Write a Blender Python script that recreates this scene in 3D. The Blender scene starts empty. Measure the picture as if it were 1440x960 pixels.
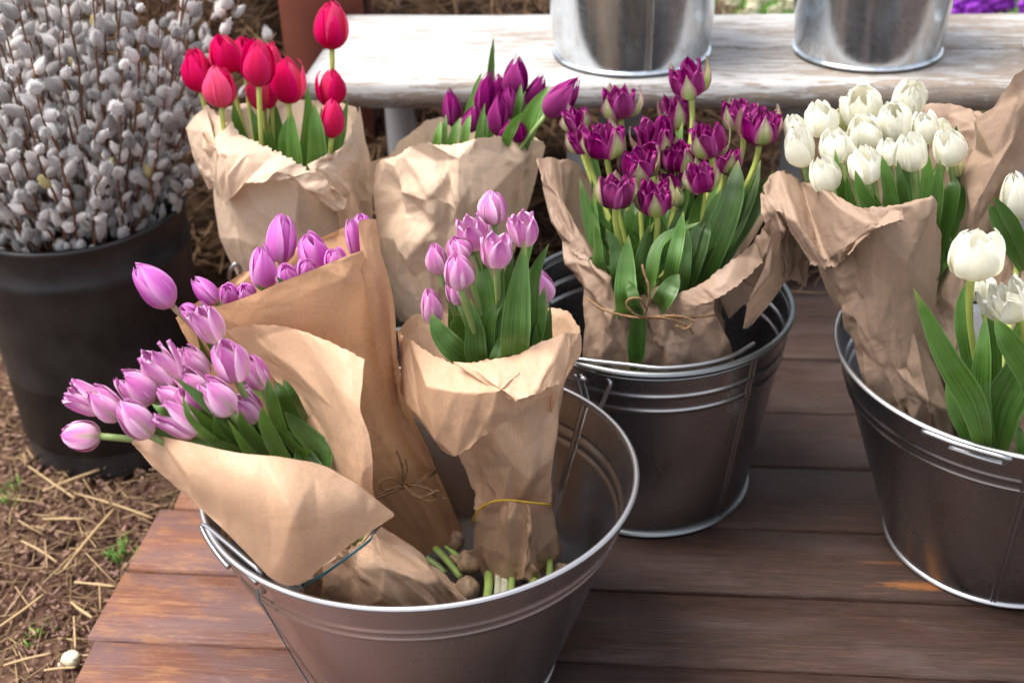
import bpy, math, random
import numpy as np
from mathutils import Vector, Matrix

# ------------------------------------------------------------------ camera
scene = bpy.context.scene
FPX, CX, CY = 1800.0, 720.0, 480.0
PITCH, ROLL, YAW = math.radians(30.91), math.radians(-2.0), -0.1106
CAM = np.array([0.0, 0.0, 1.06])
Fv = np.array([0, math.cos(PITCH), -math.sin(PITCH)])
U0 = np.array([0, math.sin(PITCH), math.cos(PITCH)])
R0 = np.array([1.0, 0, 0])
Rv = math.cos(ROLL) * R0 + math.sin(ROLL) * U0
Uv = -math.sin(ROLL) * R0 + math.cos(ROLL) * U0
cam_d = bpy.data.cameras.new("camera")
cam = bpy.data.objects.new("camera", cam_d)
scene.collection.objects.link(cam)
cam.matrix_world = Matrix(((Rv[0], Uv[0], -Fv[0], CAM[0]), (Rv[1], Uv[1], -Fv[1], CAM[1]),
                           (Rv[2], Uv[2], -Fv[2], CAM[2]), (0, 0, 0, 1)))
cam_d.sensor_width = 36.0
cam_d.lens = 45.0
cam_d.clip_start = 0.05
cam_d.clip_end = 200
cam_d.dof.use_dof = True
cam_d.dof.focus_distance = 1.30
cam_d.dof.aperture_fstop = 5.0
scene.camera = cam

# ------------------------------------------------------------------ light
SUN_AZ, SUN_EL = math.radians(-94), math.radians(66)     # azimuth from +Y towards +X
world = bpy.data.worlds.new("World")
scene.world = world
world.use_nodes = True
wn = world.node_tree
bg = wn.nodes["Background"]
sky = wn.nodes.new("ShaderNodeTexSky")
sky.sky_type = 'NISHITA'
sky.sun_disc = False
sky.sun_elevation = SUN_EL
sky.sun_rotation = SUN_AZ
sky.air_density = 1.0
sky.dust_density = 3.0
sky.ozone_density = 0.6
hs = wn.nodes.new("ShaderNodeHueSaturation")      # thin white overcast: the blue is washed out of the sky
hs.inputs["Saturation"].default_value = .38
wn.links.new(sky.outputs[0], hs.inputs["Color"])
wn.links.new(hs.outputs[0], bg.inputs[0])
bg.inputs[1].default_value = 0.115
sun_d = bpy.data.lights.new("sun", 'SUN')
sun_d.energy = 1.5
sun_d.angle = math.radians(32)
sun_d.color = (1.0, 0.95, 0.88)
sun = bpy.data.objects.new("sun", sun_d)
scene.collection.objects.link(sun)
sdir = Vector((math.sin(SUN_AZ) * math.cos(SUN_EL), math.cos(SUN_AZ) * math.cos(SUN_EL), math.sin(SUN_EL)))
sun.rotation_euler = sdir.to_track_quat('Z', 'Y').to_euler()
vs = scene.view_settings
vs.view_transform = 'Standard'
vs.look = 'None'
vs.exposure = 1.70
vs.gamma = 1.0
scene.cycles.max_bounces = 7
scene.cycles.diffuse_bounces = 3
scene.cycles.glossy_bounces = 4
scene.cycles.transmission_bounces = 3
scene.cycles.caustics_reflective = False
scene.cycles.caustics_refractive = False

C = scene.collection
rnd = random.Random(7)
nr = np.random.default_rng(11)

# ------------------------------------------------------------------ helpers
def ray(px, py):
    return Fv + (px - CX) / FPX * Rv - (py - CY) / FPX * Uv

def PY(px, py, y):
    """point on the upright plane world-Y = y"""
    d = ray(px, py)
    return CAM + d * (y / d[1])

def PZ(px, py, z):
    d = ray(px, py)
    return CAM + d * ((z - CAM[2]) / d[2])

def deck(u, v, z=0.0):
    c, s = math.cos(YAW), math.sin(YAW)
    return np.array([c * u - s * v, s * u + c * v, z])

def link(o, parent=None):
    C.objects.link(o)
    if parent is not None:
        o.parent = parent
    return o

def tag(o, label=None, cat=None, group=None, kind=None):
    if label: o['label'] = label
    if cat: o['category'] = cat
    if group: o['group'] = group
    if kind: o['kind'] = kind
    return o

def empty(name, loc, label=None, cat=None, group=None, kind=None):
    o = bpy.data.objects.new(name, None)
    o.empty_display_size = 0.02
    o.location = loc
    link(o)
    return tag(o, label, cat, group, kind)

def mesh_np(name, verts, faces, mat=None, uv=None, smooth=True):
    """verts (n,3); faces list/array of equal or mixed polygons; uv per vertex (n,2)"""
    me = bpy.data.meshes.new(name)
    verts = np.asarray(verts, dtype=np.float32)
    if isinstance(faces, np.ndarray):
        k = faces.shape[1]
        nf = len(faces)
        me.vertices.add(len(verts)); me.vertices.foreach_set("co", verts.ravel())
        me.loops.add(nf * k); me.loops.foreach_set("vertex_index", faces.astype(np.int32).ravel())
        me.polygons.add(nf)
        me.polygons.foreach_set("loop_start", np.arange(0, nf * k, k, dtype=np.int32))
        me.polygons.foreach_set("loop_total", np.full(nf, k, dtype=np.int32))
        me.update(calc_edges=True)
    else:
        me.from_pydata([tuple(map(float, v)) for v in verts], [], [tuple(map(int, f)) for f in faces])
        me.update()
    if uv is not None:
        uv = np.asarray(uv, dtype=np.float32)
        li = np.empty(len(me.loops), dtype=np.int32)
        me.loops.foreach_get("vertex_index", li)
        lay = me.uv_layers.new(name="UVMap")
        lay.data.foreach_set("uv", uv[li].ravel())
    if smooth:
        me.polygons.foreach_set("use_smooth", np.ones(len(me.polygons), dtype=bool))
    me.validate()
    if mat is not None:
        me.materials.append(mat)
    return me

def add(name, me, parent=None, loc=None):
    o = bpy.data.objects.new(name, me)
    link(o, parent)
    if parent is not None and loc is None:
        o.location = -Vector(parent.location)
    elif loc is not None:
        o.location = loc
    return o

def grid_faces(n, m, closed_m=False):
    i, j = np.meshgrid(np.arange(n - 1), np.arange(m if closed_m else m - 1), indexing='ij')
    j2 = (j + 1) % m
    return np.stack([i * m + j, i * m + j2, (i + 1) * m + j2, (i + 1) * m + j], -1).reshape(-1, 4)

def merge(parts):
    """parts: list of (verts, faces ndarray quads, uv)"""
    V, Fc, T, off = [], [], [], 0
    for p in parts:
        v, f = p[0], p[1]
        V.append(v); Fc.append(f + off); off += len(v)
        T.append(p[2] if len(p) > 2 else np.zeros((len(v), 2)))
    return np.concatenate(V), np.concatenate(Fc), np.concatenate(T)

def crom(P, n, closed=False):
    """Catmull-Rom through rows of P (k, ...) -> (n, ...)"""
    P = np.asarray(P, float)
    k = len(P)
    if k == 1: return np.repeat(P, n, 0)
    if closed:
        t = np.arange(n) / n * k
        i = np.floor(t).astype(int) % k
        idx = [(i - 1) % k, i, (i + 1) % k, (i + 2) % k]
        f = t - np.floor(t)
    else:
        t = np.linspace(0, k - 1, n)
        i = np.minimum(np.floor(t).astype(int), k - 2)
        f = t - i
        E = np.concatenate([2 * P[:1] - P[1:2], P, 2 * P[-1:] - P[-2:-1]])
        a, b, c, d = E[i], E[i + 1], E[i + 2], E[i + 3]
        f = f.reshape(-1, *([1] * (P.ndim - 1)))
        return 0.5 * (2 * b + (c - a) * f + (2 * a - 5 * b + 4 * c - d) * f ** 2 + (3 * b - a - 3 * c + d) * f ** 3)
    a, b, c, d = (P[x] for x in idx)
    f = f.reshape(-1, *([1] * (P.ndim - 1)))
    return 0.5 * (2 * b + (c - a) * f + (2 * a - 5 * b + 4 * c - d) * f ** 2 + (3 * b - a - 3 * c + d) * f ** 3)

def tube(pts, r, seg=8, n=None, caps=True):
    """pts control points, r scalar or list -> (verts, faces, uv)"""
    pts = np.asarray(pts, float)
    n = n or max(4, len(pts) * 4)
    P = crom(pts, n) if len(pts) > 2 else np.linspace(pts[0], pts[-1], n)
    rr = np.interp(np.linspace(0, 1, n), np.linspace(0, 1, len(np.atleast_1d(r))), np.atleast_1d(r)) if np.ndim(r) else np.full(n, r)
    T = np.gradient(P, axis=0)
    T /= np.linalg.norm(T, axis=1, keepdims=True) + 1e-12
    ref = np.array([0.0, 0, 1]) if abs(T[0][2]) < .9 else np.array([1.0, 0, 0])
    A = np.zeros_like(P)
    a = np.cross(T[0], ref); a /= np.linalg.norm(a)
    for i in range(n):
        a = a - T[i] * a.dot(T[i]); a /= np.linalg.norm(a) + 1e-12
        A[i] = a
    B = np.cross(T, A)
    th = np.arange(seg) / seg * 2 * math.pi
    V = P[:, None] + rr[:, None, None] * (np.cos(th)[None, :, None] * A[:, None] + np.sin(th)[None, :, None] * B[:, None])
    V = V.reshape(-1, 3)
    uv = np.stack(np.meshgrid(np.linspace(0, 1, n), th / 6.283, indexing='ij'), -1).reshape(-1, 2)
    F = grid_faces(n, seg, True)
    if caps:
        k = len(V)
        V = np.concatenate([V, P[:1], P[-1:]]); uv = np.concatenate([uv, [[0, 0], [1, 0]]])
        j = np.arange(seg)
        c1 = np.stack([np.full(seg, k), (j + 1) % seg, j, np.full(seg, k)], -1)
        # degenerate quads are avoided by pairing segments
        j = np.arange(0, seg, 2)
        c1 = np.stack([np.full(len(j), k), (j + 2) % seg, (j + 1) % seg, j], -1)
        o = (n - 1) * seg
        c2 = np.stack([np.full(len(j), k + 1), o + j, o + (j + 1) % seg, o + (j + 2) % seg], -1)
        F = np.concatenate([F, c1, c2])
    return V, F, uv

def lathe(prof, seg=96, sx=1.0, sy=1.0):
    """prof list of (r,z) -> verts, faces, uv"""
    prof = np.asarray(prof, float)
    th = np.arange(seg) / seg * 2 * math.pi
    V = np.stack([prof[:, 0][:, None] * np.cos(th) * sx, prof[:, 0][:, None] * np.sin(th) * sy,
                  np.repeat(prof[:, 1][:, None], seg, 1)], -1).reshape(-1, 3)
    uv = np.stack([np.repeat((th / 6.283)[None], len(prof), 0), np.repeat(prof[:, 1][:, None], seg, 1)], -1).reshape(-1, 2)
    return V, grid_faces(len(prof), seg, True)[:, ::-1], uv

def box(c, s, R=None, bev=0.0):
    """axis box centre c, full size s; bevelled by chamfer on all 4 long edges along x if bev"""
    sx, sy, sz = [q / 2 for q in s]
    if bev > 0:
        b = bev
        ring = [(-sy + b, -sz), (sy - b, -sz), (sy, -sz + b), (sy, sz - b), (sy - b, sz), (-sy + b, sz), (-sy, sz - b), (-sy, -sz + b)]
        V = np.array([(x, y, z) for x in (-sx, -sx + b * .3, sx - b * .3, sx) for y, z in ring])
        V[:8, 1:] *= .985; V[24:, 1:] *= .985
        F = grid_faces(4, 8, True)
        e = np.array([[0, 1, 2, 3], [0, 3, 4, 7], [7, 4, 5, 6]])
        F = np.concatenate([F, e, e[:, ::-1] + 24])
    else:
        V = np.array([(x, y, z) for x in (-sx, sx) for y in (-sy, sy) for z in (-sz, sz)])
        F = np.array([[0, 1, 3, 2], [4, 6, 7, 5], [0, 4, 5, 1], [2, 3, 7, 6], [0, 2, 6, 4], [1, 5, 7, 3]])
    if R is not None: V = V @ np.asarray(R).T
    return V + np.asarray(c), F, V[:, :2].copy()

def rotz(a):
    return np.array([[math.cos(a), -math.sin(a), 0], [math.sin(a), math.cos(a), 0], [0, 0, 1]])

# ------------------------------------------------------------------ materials
class NT:
    def __init__(s, name):
        s.m = bpy.data.materials.new(name)
        s.m.use_nodes = True
        s.t = s.m.node_tree
        s.p = s.t.nodes["Principled BSDF"]
        s.out = s.t.nodes["Material Output"]
    def n(s, kind, **kw):
        nd = s.t.nodes.new(kind)
        for k, v in kw.items(): setattr(nd, k, v)
        return nd
    def put(s, sock, v):
        if isinstance(v, bpy.types.NodeSocket): s.t.links.new(v, sock)
        elif v is not None:
            try: sock.default_value = v
            except Exception: sock.default_value = (*v, 1.0)
    def math(s, op, a, b=None, c=None, clamp=False):
        nd = s.n("ShaderNodeMath", operation=op, use_clamp=clamp)
        s.put(nd.inputs[0], a); s.put(nd.inputs[1], b)
        if c is not None: s.put(nd.inputs[2], c)
        return nd.outputs[0]
    def mix(s, f, a, b, mode='MIX'):
        nd = s.n("ShaderNodeMix", data_type='RGBA', blend_type=mode)
        s.put(nd.inputs[0], f)
        s.put(nd.inputs[6], a if isinstance(a, bpy.types.NodeSocket) else (*a, 1.0))
        s.put(nd.inputs[7], b if isinstance(b, bpy.types.NodeSocket) else (*b, 1.0))
        return nd.outputs[2]
    def ramp(s, f, stops, interp='LINEAR'):
        nd = s.n("ShaderNodeValToRGB")
        nd.color_ramp.interpolation = interp
        els = nd.color_ramp.elements
        while len(els) < len(stops): els.new(0.5)
        for e, (p, c) in zip(els, stops):
            e.position = p
            e.color = (*c, 1.0) if np.ndim(c) else (c, c, c, 1.0)
        s.put(nd.inputs[0], f)
        return nd.outputs[0]
    def coord(s, which='Object', scale=(1, 1, 1), rot=(0, 0, 0), loc=(0, 0, 0)):
        tc = s.n("ShaderNodeTexCoord")
        mp = s.n("ShaderNodeMapping")
        s.put(mp.inputs[0], tc.outputs[which])
        mp.inputs[1].default_value = loc
        mp.inputs[2].default_value = rot
        mp.inputs[3].default_value = scale
        return mp.outputs[0]
    def noise(s, vec, scale=5, detail=4, rough=.55, dist=0.0, out=0):
        nd = s.n("ShaderNodeTexNoise")
        s.put(nd.inputs["Vector"], vec)
        nd.inputs["Scale"].default_value = scale
        nd.inputs["Detail"].default_value = detail
        nd.inputs["Roughness"].default_value = rough
        nd.inputs["Distortion"].default_value = dist
        return nd.outputs[out]
    def voro(s, vec, scale=5, feat='F1', out=0, rand=1.0):
        nd = s.n("ShaderNodeTexVoronoi", feature=feat)
        s.put(nd.inputs["Vector"], vec)
        nd.inputs["Scale"].default_value = scale
        nd.inputs["Randomness"].default_value = rand
        return nd.outputs[out]
    def bump(s, h, strength=.3, dist=.002, normal=None):
        nd = s.n("ShaderNodeBump")
        nd.inputs["Strength"].default_value = strength
        nd.inputs["Distance"].default_value = dist
        s.put(nd.inputs["Height"], h)
        if normal is not None: s.put(nd.inputs["Normal"], normal)
        s.put(s.p.inputs["Normal"], nd.outputs[0])
        return nd.outputs[0]
    def base(s, c): s.put(s.p.inputs["Base Color"], c if isinstance(c, bpy.types.NodeSocket) else (*c, 1.0))
    def rough(s, v): s.put(s.p.inputs["Roughness"], v)
    def spec(s, v): s.put(s.p.inputs["Specular IOR Level"], v)
    def metal(s, v): s.put(s.p.inputs["Metallic"], v)
    def rand(s):
        return s.n("ShaderNodeObjectInfo").outputs["Random"]
    def translucent(s, col, fac, normal=None):
        tr = s.n("ShaderNodeBsdfTranslucent")
        s.put(tr.inputs[0], col)
        if normal is not None: s.put(tr.inputs[1], normal)
        mx = s.n("ShaderNodeMixShader")
        mx.inputs[0].default_value = fac
        s.t.links.new(s.p.outputs[0], mx.inputs[1])
        s.t.links.new(tr.outputs[0], mx.inputs[2])
        s.t.links.new(mx.outputs[0], s.out.inputs[0])

def m_paper(name, col, ribbed=False, stain=0.5, crumple=1.2):
    s = NT(name)
    uv = s.coord('UV')
    big = s.noise(uv, 9, 4, .6)
    fine = s.noise(uv, 260, 3, .6)
    fib = s.noise(s.coord('UV', scale=(1, 5, 1)), 420, 2, .5)
    c = s.mix(s.ramp(big, [(.3, 0), (.7, 1)]), tuple(x * .86 for x in col), tuple(min(1, x * 1.1) for x in col))
    c = s.mix(s.math('MULTIPLY', s.ramp(fine, [(.35, 1), (.6, 0)]), .22), c, tuple(x * .6 for x in col))
    if stain:
        st = s.ramp(s.noise(uv, 13, 7, .75), [(.54, 0), (.68, 1)])
        c = s.mix(s.math('MULTIPLY', st, .55 * stain), c, tuple(x * q for x, q in zip(col, (.62, .55, .5))))
    h = s.math('MULTIPLY', fib, .3)
    wv = s.n("ShaderNodeVectorMath", operation='ADD')
    s.put(wv.inputs[0], uv)
    wob = s.n("ShaderNodeVectorMath", operation='SCALE'); s.put(wob.inputs[0], s.noise(uv, 14, 3, .6, out=1)); wob.inputs["Scale"].default_value = .03
    s.put(wv.inputs[1], wob.outputs[0])
    def crease(sc, metric):
        nd = s.n("ShaderNodeTexVoronoi", feature='F1', distance=metric)
        s.put(nd.inputs["Vector"], wv.outputs[0]); nd.inputs["Scale"].default_value = sc
        return nd.outputs[0]
    amt = s.ramp(s.noise(uv, 7, 3, .5), [(.38, .15), (.62, 1)])
    def lines(sc, w):
        nd = s.n("ShaderNodeTexVoronoi", feature='DISTANCE_TO_EDGE')
        s.put(nd.inputs["Vector"], wv.outputs[0]); nd.inputs["Scale"].default_value = sc
        return s.ramp(nd.outputs[0], [(0, 1), (w, 0)])
    ln = s.math('MAXIMUM', s.math('MULTIPLY', lines(17, .035), .9), s.math('MULTIPLY', lines(43, .06), .55))
    ln = s.math('MULTIPLY', s.math('MULTIPLY', ln, s.ramp(s.noise(uv, 19, 3, .6), [(.42, 0), (.60, 1)])), min(1.0, crumple))
    c = s.mix(s.math('MULTIPLY', ln, .10), c, tuple(min(1, x * 1.35 + .04) for x in col))
    cr = s.math('ADD', s.math('MULTIPLY', crease(22, 'EUCLIDEAN'), 1.2), s.math('MULTIPLY', crease(55, 'CHEBYCHEV'), 1.0))
    cr = s.math('SUBTRACT', cr, s.math('MULTIPLY', crease(31, 'MANHATTAN'), 1.3))
    h = s.math('ADD', h, s.math('MULTIPLY', s.math('MULTIPLY', cr, amt), crumple))
    h = s.math('ADD', h, s.math('MULTIPLY', ln, .22))
    if ribbed:
        w = s.n("ShaderNodeTexWave", wave_type='BANDS', bands_direction='X', wave_profile='SIN')
        s.put(w.inputs[0], uv)
        w.inputs["Scale"].default_value = 150
        w.inputs["Distortion"].default_value = 0
        w.inputs["Detail"].default_value = 1
        c = s.mix(s.math('MULTIPLY', w.outputs[1], .15), c, tuple(min(1, x * 1.35 + .03) for x in col))
        h = s.math('ADD', h, s.math('MULTIPLY', w.outputs[1], .16))
    h = s.math('ADD', h, s.math('MULTIPLY', s.noise(uv, 45, 3, .5), .8))
    nrm = s.bump(h, .55, .0013)
    s.base(c)
    s.rough(.42 if ribbed else .55)
    s.spec(.35)
    s.translucent(c, .26, nrm)
    return s.m

KRAFT = m_paper("kraft_paper_ribbed", (.63, .405, .26), True, .8, .45)
KRAFT_D = m_paper("kraft_paper_smooth", (.56, .32, .175), False, 1.0, .7)
KRAFT_L = m_paper("kraft_paper_pale", (.70, .525, .385), False, .1)
KRAFT_G = m_paper("kraft_paper_grey_brown", (.38, .26, .185), False, .3)

def m_petal(name, stops, edge, edge_amt=.3, streak=.35, streak_col=None, rough=.42, tr=.3, green=0.0):
    s = NT(name)
    tc = s.n("ShaderNodeTexCoord")
    sp = s.n("ShaderNodeSeparateXYZ")
    s.put(sp.inputs[0], tc.outputs['UV'])
    q, v = sp.outputs[0], sp.outputs[1]
    c = s.ramp(v, stops)
    e = s.math('ABSOLUTE', s.math('SUBTRACT', q, .5))
    e = s.ramp(e, [(.18, 0), (.5, 1)])
    wob = s.noise(s.coord('UV', scale=(34, 2.0, 1)), 1.0, 4, .65)
    st = s.ramp(wob, [(.42, 0), (.62, 1)])
    sc = streak_col or tuple(x * .72 for x in stops[min(2, len(stops) - 1)][1])
    c = s.mix(s.math('MULTIPLY', st, streak), c, sc)
    c = s.mix(s.math('MULTIPLY', e, edge_amt), c, edge)
    if green:   # a green flame runs up the back of some outer petals
        g = s.math('MULTIPLY', s.ramp(s.math('ABSOLUTE', s.math('SUBTRACT', q, .5)), [(.05, 1), (.16, 0)]), s.ramp(v, [(.35, 1), (.75, 0)]))
        g = s.math('MULTIPLY', g, s.ramp(s.rand(), [(.5, 0), (.6, green)]))
        c = s.mix(g, c, (.36, .42, .16))
    hsv = s.n("ShaderNodeHueSaturation")
    r = s.rand()
    s.put(hsv.inputs["Value"], s.math('MULTIPLY_ADD', r, .35, .83))
    s.put(hsv.inputs["Saturation"], s.math('MULTIPLY_ADD', r, -.16, 1.06))
    s.put(hsv.inputs["Color"], c)
    c = hsv.outputs[0]
    s.base(c)
    s.rough(rough + .08)
    s.spec(.13)
    n = s.bump(s.math('ADD', wob, s.math('MULTIPLY', s.noise(s.coord('UV', scale=(60, 5, 1)), 1.5, 2), .6)), .45, .0012)
    s.translucent(c, tr, n)
    return s.m

PETAL = {
    'red': m_petal("petal_red", [(0, (.50, .20, .22)), (.06, (.50, .01, .06)), (.3, (.66, .001, .075)), (1, (.80, .002, .115))], (.86, .03, .25), .5, .45, (.40, .0, .035)),
    'purple': m_petal("petal_deep_purple", [(0, (.24, .12, .18)), (.08, (.24, .009, .12)), (.4, (.22, .003, .115)), (1, (.36, .007, .20))], (.52, .05, .34), .5, .5, (.06, .001, .035)),
    'pink': m_petal("petal_orchid_pink", [(0, (.80, .70, .48)), (.10, (.76, .40, .58)), (.3, (.66, .14, .55)), (1, (.72, .20, .63))], (.88, .52, .83), .6, .4, (.54, .08, .46)),
    'lilac': m_petal("petal_pale_lilac", [(0, (.70, .64, .38)), (.10, (.80, .54, .58)), (.35, (.70, .27, .51)), (1, (.68, .18, .52))], (.92, .66, .80), .75, .5, (.46, .07, .38), green=.5),
    'double': m_petal("petal_wine_purple", [(0, (.18, .22, .07)), (.10, (.24, .03, .09)), (.3, (.22, .002, .10)), (1, (.38, .008, .20))], (.60, .12, .42), .45, .55, (.05, .0, .025)),
    'guard': m_petal("petal_green_streaked", [(0, (.20, .30, .06)), (.3, (.36, .46, .12)), (.65, (.70, .66, .42)), (1, (.62, .46, .36))], (.36, .02, .20), .9, .75, (.22, .36, .06)),
    'white': m_petal("petal_cream_white", [(0, (.66, .68, .30)), (.07, (.88, .85, .58)), (.28, (.92, .89, .74)), (1, (.93, .92, .82))], (.95, .94, .88), .4, .22, (.84, .78, .52), rough=.5, tr=.42),
    'bud': m_petal("petal_green_bud", [(0, (.25, .33, .08)), (.5, (.55, .57, .24)), (1, (.75, .72, .40))], (.8, .8, .6), .3, .3, (.4, .5, .15)),
}

def m_leaf(name, col, pale):
    s = NT(name)
    vein = s.noise(s.coord('UV', scale=(34, 1.2, 1)), 1.0, 3, .6)
    tc = s.n("ShaderNodeTexCoord"); sp = s.n("ShaderNodeSeparateXYZ"); s.put(sp.inputs[0], tc.outputs['UV'])
    c = s.mix(s.ramp(vein, [(.40, 0), (.60, 1)]), tuple(x * .62 for x in col), tuple(x * 1.75 for x in col))
    c = s.mix(s.ramp(sp.outputs[1], [(.90, 0), (1, .6)]), c, (.34, .32, .09))
    bloom = s.noise(s.coord('Object'), 38, 4, .6)
    c = s.mix(s.math('MULTIPLY', s.ramp(bloom, [(.4, 0), (.75, 1)]), .40), c, pale)
    e = s.ramp(s.math('ABSOLUTE', s.math('SUBTRACT', sp.outputs[0], .5)), [(.44, 0), (.5, 1)])
    c = s.mix(s.math('MULTIPLY', e, .6), c, tuple(x * 1.6 for x in pale))
    c = s.mix(s.ramp(sp.outputs[1], [(0, .75), (.22, 0)]), c, (.20, .27, .07))
    hsv = s.n("ShaderNodeHueSaturation")
    s.put(hsv.inputs["Value"], s.math('MULTIPLY_ADD', s.rand(), .85, .62)); s.put(hsv.inputs["Color"], c)
    c = hsv.outputs[0]
    s.base(c); s.rough(.36); s.spec(.45)
    n = s.bump(vein, .5, .001)
    s.translucent(s.mix(.5, c, (.14, .30, .02)), .22, n)
    return s.m

LEAF = m_leaf("tulip_leaf", (.048, .112, .018), (.13, .215, .085))
LEAF_B = m_leaf("tulip_leaf_bright", (.075, .17, .025), (.16, .27, .09))

def m_stem(name, c1, c2):
    s = NT(name)
    c = s.mix(s.noise(s.coord('Object'), 30, 3), c1, c2)
    s.base(c); s.rough(.42); s.spec(.4)
    s.p.inputs["Subsurface Weight"].default_value = 0.0
    return s.m
STEM = m_stem("tulip_stem", (.16, .24, .07), (.26, .34, .12))
STEM_Y = m_stem("tulip_stem_yellow_green", (.34, .42, .08), (.48, .52, .14))
STEM_P = m_stem("tulip_stem_pinkish", (.42, .25, .18), (.36, .33, .16))

def m_metal(name, col, rough, spangle=.35, scratch=.3, tint=None):
    s = NT(name)
    ob = s.coord('Object')
    sp = s.voro(ob, 150, out=1)
    bw = s.n("ShaderNodeRGBToBW"); s.put(bw.inputs[0], sp)
    spv = bw.outputs[0]
    n1 = s.noise(ob, 9, 5, .6)
    n2 = s.noise(s.coord('Object', scale=(1, 1, .06)), 120, 3, .6)
    c = s.mix(s.math('MULTIPLY', spv, spangle), col, tuple(min(1, x * 1.35) for x in col))
    c = s.mix(s.math('MULTIPLY', s.ramp(n1, [(.35, 0), (.75, 1)]), .25), c, tuple(x * .6 for x in col))
    if tint: c = s.mix(s.math('MULTIPLY', s.ramp(s.noise(ob, 22, 5, .7), [(.55, 0), (.72, 1)]), .35), c, tint)
    s.base(c); s.metal(1.0)
    r = s.math('MULTIPLY_ADD', n1, .18, rough - .09)
    r = s.math('ADD', r, s.math('MULTIPLY', spv, .07 * spangle * 2))
    s.rough(r)
    h = s.math('ADD', s.math('MULTIPLY', n2, scratch), s.math('MULTIPLY', s.noise(ob, 9, 2), .8))
    s.bump(h, .12, .004)
    return s.m

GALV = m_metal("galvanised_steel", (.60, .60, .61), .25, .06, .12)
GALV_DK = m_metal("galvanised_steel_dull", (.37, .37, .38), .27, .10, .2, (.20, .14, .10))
GALV_LT = m_metal("galvanised_steel_pale", (.62, .66, .69), .17, .6, .5)
GALV_LT.node_tree.nodes["Principled BSDF"].inputs["Metallic"].default_value = .95
RIM = m_metal("rolled_steel_rim", (.50, .49, .50), .42, .1, .1)
RIM_DK = m_metal("rolled_steel_rim_dull", (.22, .23, .235), .42, .1, .1)
WIRE = m_metal("steel_wire", (.40, .40, .41), .38, .1, .1)

def m_plain(name, col, rough=.6, spec=.4, var=.25, scale=20, bump=.2, bd=.001, col2=None):
    s = NT(name)
    n = s.noise(s.coord('Object'), scale, 5, .6)
    c = s.mix(s.ramp(n, [(.3, 0), (.7, 1)]), tuple(x * (1 - var) for x in col), col2 or tuple(min(1, x * (1 + var)) for x in col))
    s.base(c); s.rough(rough); s.spec(spec)
    s.bump(s.noise(s.coord('Object'), scale * 6, 4, .6), bump, bd)
    return s.m

POT = m_plain("black_plastic", (.016, .016, .018), .42, .45, .5, 14, .15, .0015, (.035, .034, .036))
TWINE = m_plain("jute_twine", (.24, .14, .07), .85, .2, .4, 300, .8, .001)
YELLOW = m_plain("yellow_band", (.62, .38, .02), .5, .4, .2, 200)
TEAL = m_plain("teal_string", (.01, .10, .13), .6, .4, .2, 200)
BULB = m_plain("bulb_skin", (.40, .27, .17), .45, .4, .6, 90, .6, .001)
WETSOIL = m_plain("wet_bulb_debris", (.030, .022, .016), .7, .4, .6, 60, .9, .006)
CUTSTEM = m_plain("cut_stem", (.34, .48, .12), .45, .4, .3, 30)
CUTPALE = m_plain("cut_stem_pale", (.62, .62, .46), .45, .4, .2, 30)
PEBBLE = m_plain("snail_shell", (.68, .62, .44), .5, .4, .2, 60)
TERRA = m_plain("red_brown_paint", (.19, .055, .034), .7, .35, .16, 9, .2, .001)
BLUEGREY = m_plain("blue_grey_paint", (.10, .16, .19), .6, .35, .2, 9)
SOILBASE = None

def m_straw(name, a, b):
    s = NT(name)
    tc = s.n("ShaderNodeTexCoord"); sp = s.n("ShaderNodeSeparateXYZ"); s.put(sp.inputs[0], tc.outputs['UV'])
    c = s.mix(sp.outputs[0], a, b)
    c = s.mix(s.math('MULTIPLY', s.noise(s.coord('Object'), 60, 3), .5), c, tuple(x * .5 for x in a))
    s.base(c); s.rough(.6); s.spec(.3)
    return s.m
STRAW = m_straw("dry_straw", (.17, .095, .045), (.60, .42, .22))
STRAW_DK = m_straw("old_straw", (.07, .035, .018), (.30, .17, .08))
CHIP = m_straw("bark_chips", (.07, .028, .019), (.42, .245, .18))
GRASS = m_straw("grass_blades", (.05, .16, .02), (.22, .42, .07))

def m_soil():
    s = NT("soil")
    ob = s.coord('Object')
    a = s.noise(ob, 14, 7, .7)
    b = s.voro(ob, 90)
    c = s.ramp(a, [(.3, (.035, .018, .012)), (.5, (.10, .052, .034)), (.72, (.20, .115, .08))])
    c = s.mix(s.math('MULTIPLY', s.noise(ob, 130, 3), .5), c, (.16, .09, .06))
    # greener away beyond the bench, where the lawn starts
    g = s.n("ShaderNodeSeparateXYZ"); s.put(g.inputs[0], ob)
    f = s.ramp(s.math('ADD', g.outputs[1], s.math('MULTIPLY', s.noise(ob, 3, 3), .6)), [(0, 0), (1, 1)])
    gm = s.math('MULTIPLY', s.math('SUBTRACT', s.math('ADD', g.outputs[1], s.noise(ob, 2, 3)), 3.4, clamp=True), s.math('MULTIPLY_ADD', g.outputs[0], 2.5, .2, clamp=True))
    c = s.mix(gm, c, (.07, .17, .03))
    s.base(c); s.rough(.9); s.spec(.2)
    s.bump(s.math('ADD', a, s.math('MULTIPLY', b, .5)), .9, .02)
    return s.m
SOIL = m_soil()

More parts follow.
